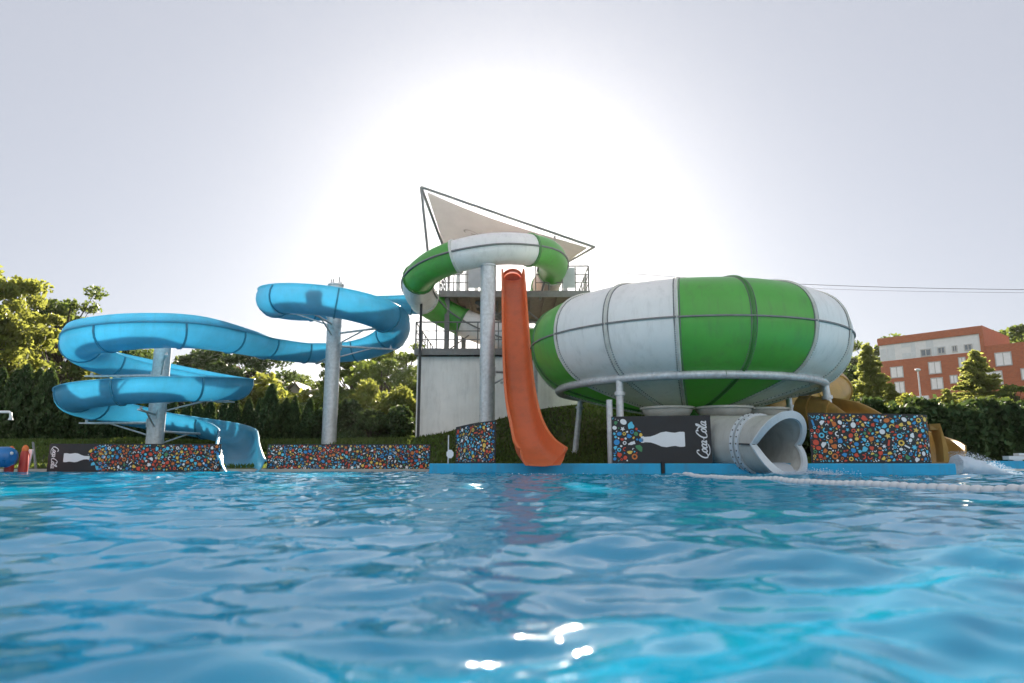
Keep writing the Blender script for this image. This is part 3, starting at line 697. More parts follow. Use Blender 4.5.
# ------------------------------------------------------------------ bowl
BX,BY=5.7,22.3
def bowl_pt(r,phi,z): return Vector((BX+r*math.sin(phi),BY-r*math.cos(phi),z))
PRB=[(.02,2.05),(.8,2.02),(1.5,1.98),(1.6,1.97),(2.3,2.11),(3.2,2.35),(4.05,2.63),(4.55,2.93),(4.9,3.38),(5.03,3.8),(5.05,4.05),(5.03,4.4),(4.93,4.82),(4.68,5.25),(4.24,5.58),(3.6,5.80),(2.8,5.93),(2.0,5.98),(1.0,6.0),(0.02,6.01)]
PRB=[(a,b if b<=4.05 else 4.05+(b-4.05)*.80) for a,b in PRB]
prc=[(p.x,p.y) for p in catmull([Vector((a,b,0)) for a,b in PRB],4)]
root=thing('bowl_slide',(BX,BY,0),'giant closed bowl slide in green and white panels on steel legs','slide')
ph0=R(-16); dph=R(22.5)
for s_ in range(16):
    g=(s_//2)%2==0; a=ph0+dph*s_; mb=MB(); m1=6; vs=[];npf=len(prc)
    for k in range(m1+1):
        ph=a+dph*k/m1
        for r,z in prc: vs.append(bowl_pt(r,ph,z))
    mb.add(vs,[(k*npf+j,(k+1)*npf+j,(k+1)*npf+j+1,k*npf+j+1) for k in range(m1) for j in range(npf-1)],0,True)
    o=mb.build('panel',M_green if g else M_white,root); o['label']='green panel' if g else 'white panel'
    # rib along the seam, with bolt heads
    mb=MB(); vs=[]; nb=[]
    for j,(r,z) in enumerate(prc):
        if j<4 or r<1.0: continue
        r0,z0=prc[j-1]; r1,z1=prc[min(j+1,npf-1)]; tt=Vector((r1-r0,0,z1-z0)).normalized(); nn=Vector((tt.z,0,-tt.x))
        q=bowl_pt(r,a,z); out_=Vector((math.sin(a)*nn.x,-math.cos(a)*nn.x,nn.z)); sd_=Vector((math.cos(a),math.sin(a),0))
        nb.append((q,out_,sd_))
    for q,o_,sd_ in nb: vs+=[q-sd_*.042-o_*.01,q-sd_*.038+o_*.02,q-sd_*.012+o_*.035,q-sd_*.01+o_*.055,q+sd_*.01+o_*.055,q+sd_*.012+o_*.035,q+sd_*.038+o_*.02,q+sd_*.042-o_*.01]
    mb.add(vs,[(8*i+k,8*i+8+k,8*i+9+k,8*i+1+k) for i in range(len(nb)-1) for k in range(7)])
    gg=((s_-1)//2)%2==0
    for i in range(0,len(nb)-1):
        for f in(0,.5):
            q=nb[i][0].lerp(nb[i+1][0],f); o_=nb[i][1]; sd_=nb[i][2]
            for e in(-1,1):
                c=q+sd_*.075*e+o_*.004; mb.sphere(c,.02,6,4,mi=1)
    mb.build('rib',[M_greenfl if g and gg else M_cream,M_steel],root)
mb=MB(); vs=[]; nn=96
for k in range(nn):
    ph=2*PI*k/nn
    for r,z in((5.03,4.01),(5.10,4.015),(5.10,4.055),(5.03,4.06)): vs.append(bowl_pt(r,ph,z))
mb.add(vs,[(4*k+j,4*k+(j+1)%4,4*((k+1)%nn)+(j+1)%4,4*((k+1)%nn)+j) for k in range(nn) for j in range(4)]); mb.build('equator_flange',M_steel,root)
mb=MB(); mb.tube([bowl_pt(4.16,2*PI*k/64,2.62) for k in range(65)],.125,12,cap=False); mb.build('support_ring',M_galv,root)
for ph in np.arange(-38.5,320,22.5):
    mb=MB(); q=bowl_pt(4.16,R(ph),2.62); q2=bowl_pt(4.14,R(ph),2.80); mb.box((q+q2)/2,(.12,.12,.26),Matrix.Rotation(R(ph),3,'Z')); mb.build('bracket',M_galv,root)
for ph,dr in((-40,0.05),(60,.25),(-130,.3),(150,.3),(110,.2),(-85,.0)):
    if ph==-85: continue
    mb=MB(); q=bowl_pt(4.16,R(ph),2.60); f=bowl_pt(4.16+dr,R(ph),gz(*bowl_pt(4.16+dr,R(ph),0).xy)-.1)
    mb.cyl(f,q,.105,12); mb.cyl(q.lerp(f,.14),q.lerp(f,.18),.15,12); mb.cyl(f,f+Vector((0,0,.13)),.19,10); mb.build('leg',M_galv,root)
# scalloped catch pans under the bowl
for (dx,dy,r) in((-1.1,-2.0,.75),(.55,-2.1,.8),(1.9,-1.6,.7)):
    mb=MB(); vs=[]; 
    for j in range(7):
        th=PI/2+PI/2*j/6
        for k in range(18): vs.append((BX+dx+r*math.sin(th)*math.cos(2*PI*k/18),BY+dy+r*math.sin(th)*math.sin(2*PI*k/18),1.87+.42*math.cos(th)))
    mb.add(vs,[(j*18+k,(j+1)*18+k,(j+1)*18+(k+1)%18,j*18+(k+1)%18)[::-1] for j in range(6) for k in range(18)],0,True)
    mb.cyl((BX+dx,BY+dy,1.84),(BX+dx,BY+dy,1.90),r+.06,18); mb.build('catch_pan',M_cream,root)
mb=MB(); mb.cyl((BX,BY,gz(BX,BY)-.1),(BX,BY,1.95),.5,16); mb.build('centre_column',M_green,root)
q=at(610,430,18.9); mb=MB(); mb.cyl((q.x,18.9,.05),(q.x,18.9,2.0),.085,10); o=mb.build('steel_post',M_galv); tag(o,'short plain grey post at the left end of the black lettered banner','post')

# ------------------------------------------------------------------ outlet tube
root=thing('outlet_tube',(6,16.6,0),'fat grey outlet tube with a notched open mouth spilling into the pool','slide')
ax=Vector((.42,-.90,-.06)).normalized(); n=ax.cross(Vector((0,0,1))).normalized(); u=n.cross(ax)
mouth=at(779,445,16.2); r0=.66
def ringat(s,r,th): return mouth+ax*s+n*(r*math.sin(th))+u*(r*math.cos(th))
NN=48; TH=[2*PI*k/NN for k in range(NN)]
def endl(th): return -.08+.46*abs(math.cos(th))**.8
mb=MB(); vs=[]; segs=9
for th in TH:
    for j in range(segs+1): vs.append(ringat(lerp(-2.4,endl(th),j/segs),r0+.03+.035*sm((j/segs-.8)/.2),th))
    for j in range(segs,-1,-1): vs.append(ringat(lerp(-2.4,endl(th),j/segs),r0-.03+.06*sm((j/segs-.8)/.2)-.035,th))
q=2*(segs+1); mb.add(vs,[(k*q+j,k*q+j+1,((k+1)%NN)*q+j+1,((k+1)%NN)*q+j) for k in range(NN) for j in range(q-1)],0,True); mb.build('tube_shell',M_tubegrey,root)
mb=MB(); vs=[]
for th in TH:
    e=endl(th)
    for s,r in((e-.05,r0+.06),(e-.03,r0+.14),(e+.012,r0+.14),(e+.015,r0-.03),(e-.05,r0-.04)): vs.append(ringat(s,r,th))
mb.add(vs,[(k*5+j,k*5+j+1,((k+1)%NN)*5+j+1,((k+1)%NN)*5+j) for k in range(NN) for j in range(4)]); mb.build('mouth_lip',M_lip,root)
for s in(-.62,-.80,):
    mb=MB(); vs=[]
    for th in TH:
        for ds,r in((-.05,r0+.02),(-.05,r0+.08),(.05,r0+.08),(.05,r0+.02)): vs.append(ringat(s+ds,r,th))
    mb.add(vs,[(k*4+j,k*4+j+1,((k+1)%NN)*4+j+1,((k+1)%NN)*4+j) for k in range(NN) for j in range(3)])
    for k in range(28):
        mb.sphere(ringat(s,r0+.082,2*PI*k/28),.019,6,4,mi=1)
    mb.build('flange',[M_lip,M_dark],root)
mb=MB(); mb.add([ringat(-2.3,r0-.02,th) for th in TH],[tuple(range(NN))]); mb.build('shade_disc',M_dark,root)  # dark disc added to stop light from behind; stands for the tube's unlit depth
mb=MB(); vs=[]; ns_=14                      # thin stream running over the tube floor into the pool
for i in range(ns_+1):
    s_=lerp(-1.9,.36,i/ns_); zt_=.30-.02*i/ns_-.24*sm((i/ns_-.72)/.28); c_=mouth+ax*s_; hh=max(-.98,min(-.2,(zt_-c_.z)/r0)); hw=r0*math.sqrt(1-hh*hh)*.97
    for k in range(9):
        v=-1+2*k/8; p_=c_+n*(hw*v); vs.append((p_.x,p_.y,zt_+.015*mnoise.noise(p_*9)))
mb.add(vs,[(i*9+k,i*9+k+1,(i+1)*9+k+1,(i+1)*9+k) for i in range(ns_) for k in range(8)],0,True); mb.build('water_stream',M_foam,root)
for sg in(-1,1):
    mb=MB(); a=ringat(-.5,r0+.06,sg*PI/2); b=ringat(-.06,r0+.06,sg*PI/2); mb.beam(a,b,.09,.035); mb.build('side_seam',M_dark,root)

# ------------------------------------------------------------------ yellow slide behind
root=thing('water_slide',(9,22,0),'mustard yellow tube slide passing behind the bowl to the right','slide')
YP=[at(720,376,29.5),at(780,374,29.0),at(818,378,28.2),at(834,388,27.0),at(822,400,25.8),at(785,409,25.0),at(735,414,24.6),at(680,419,24.6)]
P=resample(catmull(YP,10),.2); FY=frames(P)
mb=MB(); sweep(mb,FY,circ(.62),cap=False); mb.build('tube',M_yellow,root)
for j in range(6,len(P)-3,11):
    p,t,n_,u_=FY[j]; mb=MB(); rr=[.62,.68,.68,.62]; sweep(mb,[(p-t*.04,t,n_,u_)]*2+[(p+t*.04,t,n_,u_)]*2,lambda i:[(rr[i]*math.cos(2*PI*k/20),rr[i]*math.sin(2*PI*k/20)) for k in range(20)],smooth=False,cap=False); mb.build('flange',M_yellow,root)
# second yellow chute with a hooded start, whose foot shows at the end of the curved banner
root=thing('water_slide',(9,19,0),'open yellow chute behind the curved banner, gushing water at its foot','slide')
YP=[at(806,415,21.4),at(830,415,20.6),at(850,417,19.8),at(876,427,18.7),at(905,437,17.7),at(930,447,16.9),at(940,454,16.35)]
P=resample(catmull(YP,10),.16); FY2=frames(P)
def chute(i):
    f=i/len(P); th0=R(lerp(150,100,sm(f*2.0))); o=[];inn=[]
    for k in range(13):
        th=lerp(-th0,th0,k/12); o.append((.56*math.sin(th),-.56*math.cos(th)+.1)); inn.append((.52*math.sin(th),-.52*math.cos(th)+.1))
    return o+inn[::-1]
mb=MB(); sweep(mb,FY2,chute); mb.build('trough',M_yellow,root)
for j in (3,9,16):
    p,t,n_,u_=FY2[j]; mb=MB()
    sweep(mb,[(p-t*.04,t,n_,u_),(p+t*.04,t,n_,u_)],lambda i,j=j:[(a*1.09,(b-.1)*1.09+.1) for a,b in chute(j)],smooth=False); mb.build('flange',M_yellow,root)
mb=MB()     # slanting side cheek at the foot
e=[at(929,424,16.5),at(940,423.5,16.3),at(948,448,16.1),at(949,462,16.1),at(944,462,16.2),at(943,447,16.2),at(938,430,16.4),at(930,430,16.5)]
mb.add(e+[q+Vector((.10,.45,0)) for q in e],[(0,1,6,7),(1,2,5,6),(2,3,4,5)]+[(8,15,14,9),(9,14,13,10),(10,13,12,11)]+[(k,k+8,(k+1)%8+8,(k+1)%8) for k in range(8)]); mb.build('foot_cheek',M_yellow,root)

# ------------------------------------------------------------------ splashes
def splash(name,f,n,label,rs=(.01,.035),sheet=None):
    rng=random.Random(5); mb=MB()
    if sheet:
        nu,nv=26,14; vs=[]
        for i in range(nu+1):
            for j in range(nv+1):
                p=sheet(i/nu,j/nv); q=Vector(mnoise.noise_vector(p*7))*.05+Vector(mnoise.noise_vector(p*19))*.025; vs.append(p+q)
        mb.add(vs,[(i*(nv+1)+j,(i+1)*(nv+1)+j,(i+1)*(nv+1)+j+1,i*(nv+1)+j+1) for i in range(nu) for j in range(nv)],0,True)
    for _ in range(n):
        p=f(rng); r=rng.uniform(*rs); mb.sphere(p,r,5,4,(rng.uniform(.8,1.8),1,rng.uniform(.6,1.2)))
    return tag(mb.build(name,M_foam),label,'splash',kind='stuff')
def sh(u,v):     # arcing sheet from the chute foot, thick in depth
    x0=10.25+u*1.0; z=.42*(1-u**1.5)+.02; th=2*PI*v
    return Vector((x0,16.0+.30*math.cos(th)-.2*u,max(-.03,z*(.52+.5*math.sin(th)))))
def rp(r):
    u=r.random()**.9; return Vector((10.2+u*1.15,16.0-.2*u+r.uniform(-.38,.38),max(0,r.random()*(.50*(1-u**1.6)+.05))))
splash('splash',rp,4200,'white gush of water off the foot of the yellow chute',(.002,.008),sh)
def rp2(r):
    a=r.random(); return Vector((mouth.x+.25+r.gauss(.25,.35),mouth.y-.50+r.gauss(0,.16),abs(r.gauss(0,.05))))
splash('splash',rp2,2600,'small white foam where the grey outlet tube pours into the pool',(.002,.010))
def rp3(r): return Vector((.85+r.gauss(0,.45),16.45+r.gauss(0,.12),abs(r.gauss(0,.012))))
splash('splash',rp3,160,'thin line of foam at the foot of the orange slide',(.004,.012))

# ------------------------------------------------------------------ lane rope
root=thing('lane_rope',(4,9,0),'white lane rope of small floats lying across the right of the pool','lane rope')
RP=resample(catmull([Vector((3.62,15.6,.0)),Vector((3.5,13.4,.0)),Vector((3.62,11.0,.0)),Vector((3.95,8.6,.0)),Vector((4.28,6.6,.0)),Vector((4.55,4.6,.0)),Vector((4.75,3.2,0))],20),.135)
zz=wave_field(np.array([p.x for p in RP]),np.array([p.y for p in RP]))
RP=[Vector((p.x,p.y,float(z)*.8+.018)) for p,z in zip(RP,zz)]
mb=MB(); mb.tube(RP,.009,6); mb.build('rope',M_plaswhite,root)
fm=MB(); N8=10
prof=[(-.062,.014),(-.058,.032),(-.04,.044),(0,.048),(.04,.044),(.058,.032),(.062,.014)]
fm.add([(x,r*math.cos(2*PI*k/N8),r*math.sin(2*PI*k/N8)) for x,r in prof for k in range(N8)],[(j*N8+k,j*N8+(k+1)%N8,(j+1)*N8+(k+1)%N8,(j+1)*N8+k) for j in range(6) for k in range(N8)],0,True)
f0=fm.build('float',M_plaswhite,root); first=True
for a,b in zip(RP,RP[1:]):
    f=f0 if first else f0.copy()
    if not first: COL.objects.link(f)
    first=False; f.parent=root; f.matrix_parent_inverse=Matrix.Translation(-root.location); f.location=(a+b)/2; f.rotation_euler=(random.uniform(0,3),0,math.atan2(b.y-a.y,b.x-a.x))

# ------------------------------------------------------------------ trees
def leaf_mesh(name,C,size,mats,asp=1.6,up=None,droop=0,rng=RNG):
    n=len(C); d=rng.normal(size=(n,3)); 
    if up is not None: d=d*(1-up[1])+np.array(up[0])*up[1]*1.6
    d[:,2]-=droop; d/=np.linalg.norm(d,axis=1,keepdims=True)
    w=np.cross(d,rng.normal(size=(n,3))); w/=np.linalg.norm(w,axis=1,keepdims=True)
    s=size*rng.uniform(.6,1.35,(n,1)); a=d*s*asp/2; b=w*s/2
    V=np.stack([C-a,C+b*.9-a*.1,C+a,C-b*.9-a*.1],1).reshape(-1,3)
    return fast_mesh(name,V,np.arange(4*n).reshape(n,4),mats,smooth=False)
def add_obj(name,me,parent):
    o=bpy.data.objects.new(name,me); COL.objects.link(o); o.parent=parent; return o
def broadleaf_proto(seed,H,rx,n,leaf,mat_,base=.25,lsize=.22,clump=.75,nclump=60):
    rng=np.random.default_rng(seed); rnd=random.Random(seed); mb=MB()
    tr=H*.022; lean=Vector((rnd.uniform(-.04,.04)*H,rnd.uniform(-.04,.04)*H,0))
    trunk=[Vector((0,0,-.3)),lean*.3+Vector((0,0,H*.25)),lean*.7+Vector((0,0,H*.55)),lean+Vector((0,0,H*.85))]
    tp=catmull(trunk,5); mb.tube(tp,[tr*(1.15-.95*i/(len(tp)-1)) for i in range(len(tp))],8)
    C=[]
    cz=H*(base+1)/2; rz=H*(1-base)/2
    for k in range(nclump):
        v=Vector((rnd.gauss(0,1),rnd.gauss(0,1),rnd.gauss(0,1))).normalized()*(rnd.uniform(.45,1)**.6)
        f=1+.28*mnoise.noise(v*1.7+Vector((seed*3.1,0,0)))+rnd.uniform(-.08,.1)
        c=Vector((v.x*rx*f,v.y*rx*f,cz+v.z*rz*f*.97)); C.append(c)
        i=max(0,min(len(tp)-2,int((c.z/H-.22)*len(tp)))); s=tp[i]
        mid=s.lerp(c,.5)+Vector((0,0,-.04*H*rnd.random())); mb.tube([s,mid,c],[tr*.33,tr*.2,tr*.05],5,cap=False)
    C=np.array(C); per=n//nclump
    pts=np.repeat(C,per,0); sc=np.repeat(rng.uniform(.6,1.25,(nclump,1)),per,0)*clump
    g=rng.normal(size=pts.shape); g/=np.linalg.norm(g,axis=1,keepdims=True); g*=rng.uniform(0,1,(len(g),1))**.45
    pts=pts+g*sc*np.array([1,1,.62])
    root=bpy.data.objects.new('deciduous_tree',None); COL.objects.link(root)
    t=mb.build('trunk',M_bark); t.parent=root
    add_obj('crown',leaf_mesh('crown',pts,lsize,[mat_],1.5,droop=.25,rng=rng),root); return root
def thuja_proto(seed,H,r,n,size=.13,mat_=None):
    rng=np.random.default_rng(seed); 
    z=rng.uniform(0,1,n)**.9; a=rng.uniform(0,2*PI,n)
    prof=np.minimum(1,(1-z)**.62*1.35)*np.minimum(1,.72+z*1.3)
    lum=1+.22*np.sin(a*3+z*9+seed)+.16*np.sin(a*7-z*17+seed*2)+.1*rng.normal(size=n)
    rr=r*prof*lum*rng.uniform(.72,1.03,n)
    pts=np.stack([rr*np.cos(a),rr*np.sin(a),.05+z*H],1)
    root=bpy.data.objects.new('thuja_tree',None); COL.objects.link(root)
    mb=MB(); mb.tube([(0,0,-.3),(0,0,H*.9)],[.09,.02],6); 
    t=mb.build('trunk',M_bark); t.parent=root
    add_obj('crown',leaf_mesh('crown',pts,size,[mat_ or M_thuja],2.2,up=((0,0,1),.6),rng=rng),root); return root
def conifer_proto(seed,H,r,n,size=.16,mat_=None):
    rng=np.random.default_rng(seed); rnd=random.Random(seed); mb=MB(); mb.tube([(0,0,-.3),(0,0,H*.97)],[H*.016,.015],7)
    P_=[]; nb=int(H*13)
    for k in range(nb):
        f=(k+.5)/nb; z=H*(.06+.93*f); L_=r*(1-f)**.85*rnd.uniform(.65,1.2)+.12; a=k*2.399+rnd.uniform(-.4,.4)
        d=Vector((math.cos(a),math.sin(a),0)); tip=d*L_+Vector((0,0,z+L_*rnd.uniform(-.18,.18)))
        mb.tube([(0,0,z),tip],[.03,.008],4,cap=False)
        m_=max(14,int(n/nb*(L_/r)*2.0)); t=rng.uniform(.12,1.05,m_)**.75
        base=np.array([0,0,z])[None]*(1-t[:,None])+np.array(tip)[None]*t[:,None]
        side=np.array([-d.y,d.x,0]); w=(rng.uniform(-1,1,m_)*L_*.34*(1.15-t))[:,None]
        P_.append(base+side*w+rng.normal(size=(m_,3))*.07+np.array([0,0,-.12])*np.abs(w)/max(.3,L_))
    pts=np.concatenate(P_); root=bpy.data.objects.new('conifer_tree',None); COL.objects.link(root)
    t=mb.build('trunk',M_bark); t.parent=root
    add_obj('crown',leaf_mesh('crown',pts,size,[mat_ or M_conif],2.0,droop=.2,rng=rng),root); return root
def shrub_proto(seed,H,r,n,size,mat_,name='shrub'):
    rng=np.random.default_rng(seed); rnd=random.Random(seed); mb=MB(); C=[]
    for k in range(26):
        a=rnd.uniform(0,2*PI); q=rnd.random()**.5; c=Vector((r*q*math.cos(a),r*q*math.sin(a),H*rnd.uniform(.15,.95)*(1-.35*q*q))); C.append(c)
        mb.tube([(0,0,-.1),c*.5+Vector((0,0,.1)),c],[.035,.022,.006],4,cap=False)
    C=np.array(C); per=n//26; pts=np.repeat(C,per,0); g=rng.normal(size=pts.shape); g/=np.linalg.norm(g,axis=1,keepdims=True); g*=rng.uniform(0,1,(len(g),1))**.5
    pts=pts+g*np.repeat(rng.uniform(.3,.6,(26,1)),per,0)*r*.75; pts[:,2]=np.maximum(pts[:,2],.03)
    root=bpy.data.objects.new(name,None); COL.objects.link(root)
    t=mb.build('stem',M_bark); t.parent=root
    add_obj('foliage',leaf_mesh('foliage',pts,size,[mat_],1.7,rng=rng),root); return root
USED=set(); TOPZ={}
def plant(proto,px,topy,Y,H0,label,cat,group,wscale=1.0,name=None):
    if id(proto) not in TOPZ: TOPZ[id(proto)]=max(v.co.z for ch in proto.children for v in ch.data.vertices)
    H0=TOPZ[id(proto)]; top=at(px,topy,Y); x=top.x; z0=gz(x,Y)-.05; h=top.z-z0; s=h/H0
    if proto.name not in USED: o=proto; USED.add(proto.name)
    else: o=copy_tree(proto)
    o.location=(x,Y,z0); o.scale=(s*wscale,s*wscale,s); o.rotation_euler.z=random.uniform(0,6.28)
    if name: o.name=name
    return tag(o,label,cat,group)
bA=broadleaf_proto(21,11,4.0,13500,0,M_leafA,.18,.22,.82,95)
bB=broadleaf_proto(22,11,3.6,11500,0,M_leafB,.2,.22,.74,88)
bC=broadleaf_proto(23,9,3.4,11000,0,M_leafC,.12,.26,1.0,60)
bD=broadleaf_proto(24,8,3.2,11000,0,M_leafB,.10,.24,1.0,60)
G='trees behind the pool'
plant(bA,-8,268,37,11,'bright yellow-green broadleaf tree cut by the left edge of the photo','tree',G,.95)
plant(bB,66,281,46,11,'tall open broadleaf tree rising just left of the upper blue spiral','tree',G,.95)
plant(bB,22,318,52,11,'green broadleaf tree partly hidden behind the bright yellow-green one','tree',G,1.0)
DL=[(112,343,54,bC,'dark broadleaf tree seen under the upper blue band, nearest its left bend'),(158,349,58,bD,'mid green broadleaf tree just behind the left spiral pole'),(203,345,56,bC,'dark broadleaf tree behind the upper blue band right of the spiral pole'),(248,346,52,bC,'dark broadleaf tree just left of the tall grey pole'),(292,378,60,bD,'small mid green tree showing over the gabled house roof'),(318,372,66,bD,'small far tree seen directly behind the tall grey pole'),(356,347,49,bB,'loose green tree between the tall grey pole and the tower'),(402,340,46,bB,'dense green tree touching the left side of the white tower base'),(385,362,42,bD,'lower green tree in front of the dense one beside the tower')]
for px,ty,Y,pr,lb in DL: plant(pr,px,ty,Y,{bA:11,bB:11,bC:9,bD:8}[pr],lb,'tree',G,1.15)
# thuja row
th=[thuja_proto(31,4.2,.62,5200),thuja_proto(32,4.0,.55,4800),thuja_proto(33,3.8,.60,5000)]
k=0
for px in np.arange(-8,322,12.2):
    px=float(px)+random.uniform(-2.5,2.5)
    ty=blend(px,[(-20,372),(20,368),(42,364),(66,382),(100,392),(150,395),(200,398),(262,397),(275,384),(290,398),(322,402)])+random.uniform(-4,4)
    plant(th[k%3],px,ty,30.2+random.uniform(-.3,.5),(4.2,4.0,3.8)[k%3],'dark columnar thuja in the hedge row behind the blue slide','thuja','thujas in the hedge row',random.uniform(1.0,1.3)); k+=1
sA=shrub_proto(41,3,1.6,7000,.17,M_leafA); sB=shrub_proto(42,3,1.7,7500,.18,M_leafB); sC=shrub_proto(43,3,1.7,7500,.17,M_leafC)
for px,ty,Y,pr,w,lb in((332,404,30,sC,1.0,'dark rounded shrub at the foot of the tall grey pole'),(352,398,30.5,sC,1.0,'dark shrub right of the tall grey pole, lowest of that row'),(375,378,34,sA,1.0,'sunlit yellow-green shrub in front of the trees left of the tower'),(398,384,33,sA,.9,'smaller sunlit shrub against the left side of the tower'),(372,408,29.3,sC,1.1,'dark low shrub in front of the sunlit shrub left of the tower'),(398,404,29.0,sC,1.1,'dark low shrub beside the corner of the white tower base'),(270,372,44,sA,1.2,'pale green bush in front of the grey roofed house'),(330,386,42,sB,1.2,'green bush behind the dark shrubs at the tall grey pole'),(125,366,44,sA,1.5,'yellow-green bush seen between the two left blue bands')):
    plant(pr,px,ty,Y,3,lb,'shrub','shrubs behind the pool',w)
# right side
cA=conifer_proto(51,8,2.1,15000); cB=conifer_proto(52,8,2.6,17000)
plant(cA,866,342,41,8,'slim yellow-green conifer between the bowl and the brick hotel','conifer','conifers by the hotel',1.15)
plant(cB,974,349,44,8,'broad sunlit conifer standing in front of the brick hotel','conifer','conifers by the hotel',1.3)
plant(cA,890,382,38,8,'small conifer just right of the slim one at the hotel corner','conifer','conifers by the hotel',1.35)
plant(cB,946,388,39,8,'short bushy conifer left of the broad sunlit one','conifer','conifers by the hotel',1.5)
plant(bC,848,366,50,9,'dark broadleaf tree right behind the rim of the bowl','tree','trees by the hotel',1.2)
plant(bD,1012,384,41,8,'dark green tree at the right edge below the brick hotel','tree','trees by the hotel',1.2)
for px,ty,Y,lb in((1003,332,100,'far green tree above the lower hotel roof'),(1030,328,96,'far green tree over the lower hotel roof at the photo edge'),(870,338,105,'far tree just visible over the slim conifer')): plant(bD,px,ty,Y,8,lb,'tree','trees behind the hotel',1.3)
for px,ty,Y,pr,w,lb in((905,392,35,sA,1.1,'yellow-green shrub under the slim street lamp'),(1000,395,35,sB,1.2,'green shrub on the hedge top at the right edge'),(955,398,34,sA,1.0,'yellow-green shrub at the foot of the broad conifer'),(860,398,33,sA,1.0,'yellow-green shrub behind the end of the yellow slide')):
    plant(pr,px,ty,Y,3,lb,'shrub','shrubs by the hotel',w)
# clipped dark hedge at the right: one long hedge
rng=np.random.default_rng(61); n=60000; t=rng.uniform(0,1,n); L0=np.array([10.8,26.6]); L1=np.array([34,26.2])
face=rng.random(n); off=np.where(face<.55,-.55,rng.uniform(-.6,.6,n)); hz=np.where(face<.55,rng.uniform(0,1,n),1.0)
bumpy=.16*np.sin(t*63)+.12*np.sin(t*141+2)+.08*np.sin(t*277)
x=L0[0]+(L1[0]-L0[0])*t; y=L0[1]+(L1[1]-L0[1])*t+off+bumpy*.7+rng.normal(size=n)*.1
z=.15+hz*(2.15+bumpy)+rng.normal(size=n)*.09
root=thing('hedge',(20,27,.1),'long dark clipped hedge along the right side of the pool','hedge')
o=bpy.data.objects.new('foliage',leaf_mesh('foliage',np.stack([x,y,z],1),.17,[M_thuja],1.7,rng=rng)); COL.objects.link(o); o.parent=root; o.matrix_parent_inverse=Matrix.Translation(-root.location)
mb=MB()
for k in range(24):
    q=(k+.5)/24; mb.tube([(L0[0]+(L1[0]-L0[0])*q,L0[1]+(L1[1]-L0[1])*q,0),(L0[0]+(L1[0]-L0[0])*q+.1,L0[1]+(L1[1]-L0[1])*q,2.0)],[.06,.03],5)
mb.build('stems',M_bark,root)['kind']='stuff'
mb=MB(); mb.box((22.4,26.4,1.1),(23.0,.75,2.0),Matrix.Rotation(math.atan2(-.4,23.2),3,'Z')); mb.build('inner_growth',M_thuja,root)

# rough grass on the bank behind the pool
rng=np.random.default_rng(71); n=46000
gx=rng.uniform(-22,13,n); gy=22.0+rng.uniform(0,1,n)**.8*7.5
ok=~((gx>-3.95)&(gx<2.8)&(gy>27.35)); gx=gx[ok]; gy=gy[ok]
gzz=np.array([gz(float(a),float(b_)) for a,b_ in zip(gx,gy)])+.045*rng.uniform(.4,1.3,len(gx))
o=bpy.data.objects.new('grass',leaf_mesh('grass',np.stack([gx,gy,gzz],1),.075,[M_leafB],2.6,up=((0,0,1),.62),rng=rng)); COL.objects.link(o)
tag(o,'rough short grass on the bank behind the patterned panels','grass',kind='stuff')

# ------------------------------------------------------------------ hotel
HA=Vector((40.0,73.2)); HD=Vector((.655,-.755)).normalized(); HN=Vector((-HD.y,HD.x))*-1
if HN.y>0: HN=-HN
def hit(px,py):            # photo position on the facade plane -> (along, height)
    d=ray(px,py); o=Vector((0,0)); k=(HA.dot(HN))/(d.x*HN.x+d.y*HN.y); p=Vector((d.x*k,d.y*k)); return (p-HA).dot(HD),CAMZ+d.z*k
hroot=thing('hotel_building',(HA.x,HA.y,4),'red brick hotel with a white panelled top storey behind conifers','building')
rotH=Matrix(((HD.x,-HN.x,0),(HD.y,-HN.y,0),(0,0,1)))
def hbox(mb,s0,s1,d0,d1,z0,z1,mi=0):     # s along facade, d depth behind facade
    c=HA+HD*((s0+s1)/2)-HN*((d0+d1)/2); mb.box((c.x,c.y,(z0+z1)/2),(s1-s0,d1-d0,z1-z0),rotH,mi)
sA_,zA=hit(878,340); sB_,zB=hit(978,325); zt=(zA+zB)/2
_,zp0=hit(880,364); _,zp1=hit(978,349); zp=(zp0+zp1)/2; zc=zt-.75
sE=hit(1060,340)[0]
mb=MB(); hbox(mb,sA_,sB_,0,9,1,zp); hbox(mb,sB_,sE+6,0.02,9,1,hit(1000,344.5)[1]); mb.build('wall',M_brick,hroot)
mb=MB(); hbox(mb,sA_-.05,sB_+.35,-.12,9.2,zc,zt); hbox(mb,sB_-.0,sB_+.35,-.1,9.1,zp-.2,zc); mb.build('parapet',M_brick,hroot)
mb=MB(); hbox(mb,sA_+.03,sB_-.01,0.03,8.8,zp,zc); rn=random.Random(3); s=sA_+.1
while s<sB_-.7:
    w=rn.uniform(.5,1.1); z=zp+.05
    while z<zc-.2:
        h=rn.choice((.6,.9,1.3)); h=min(h,zc-.05-z)
        if rn.random()<.45: hbox(mb,s+.03,min(s+w,sB_-.05)-.03,0.0,.04,z+.02,z+h-.02,1)
        z+=h
    s+=w
mb.build('upper_wall',[M_panel,M_panel2],hroot)
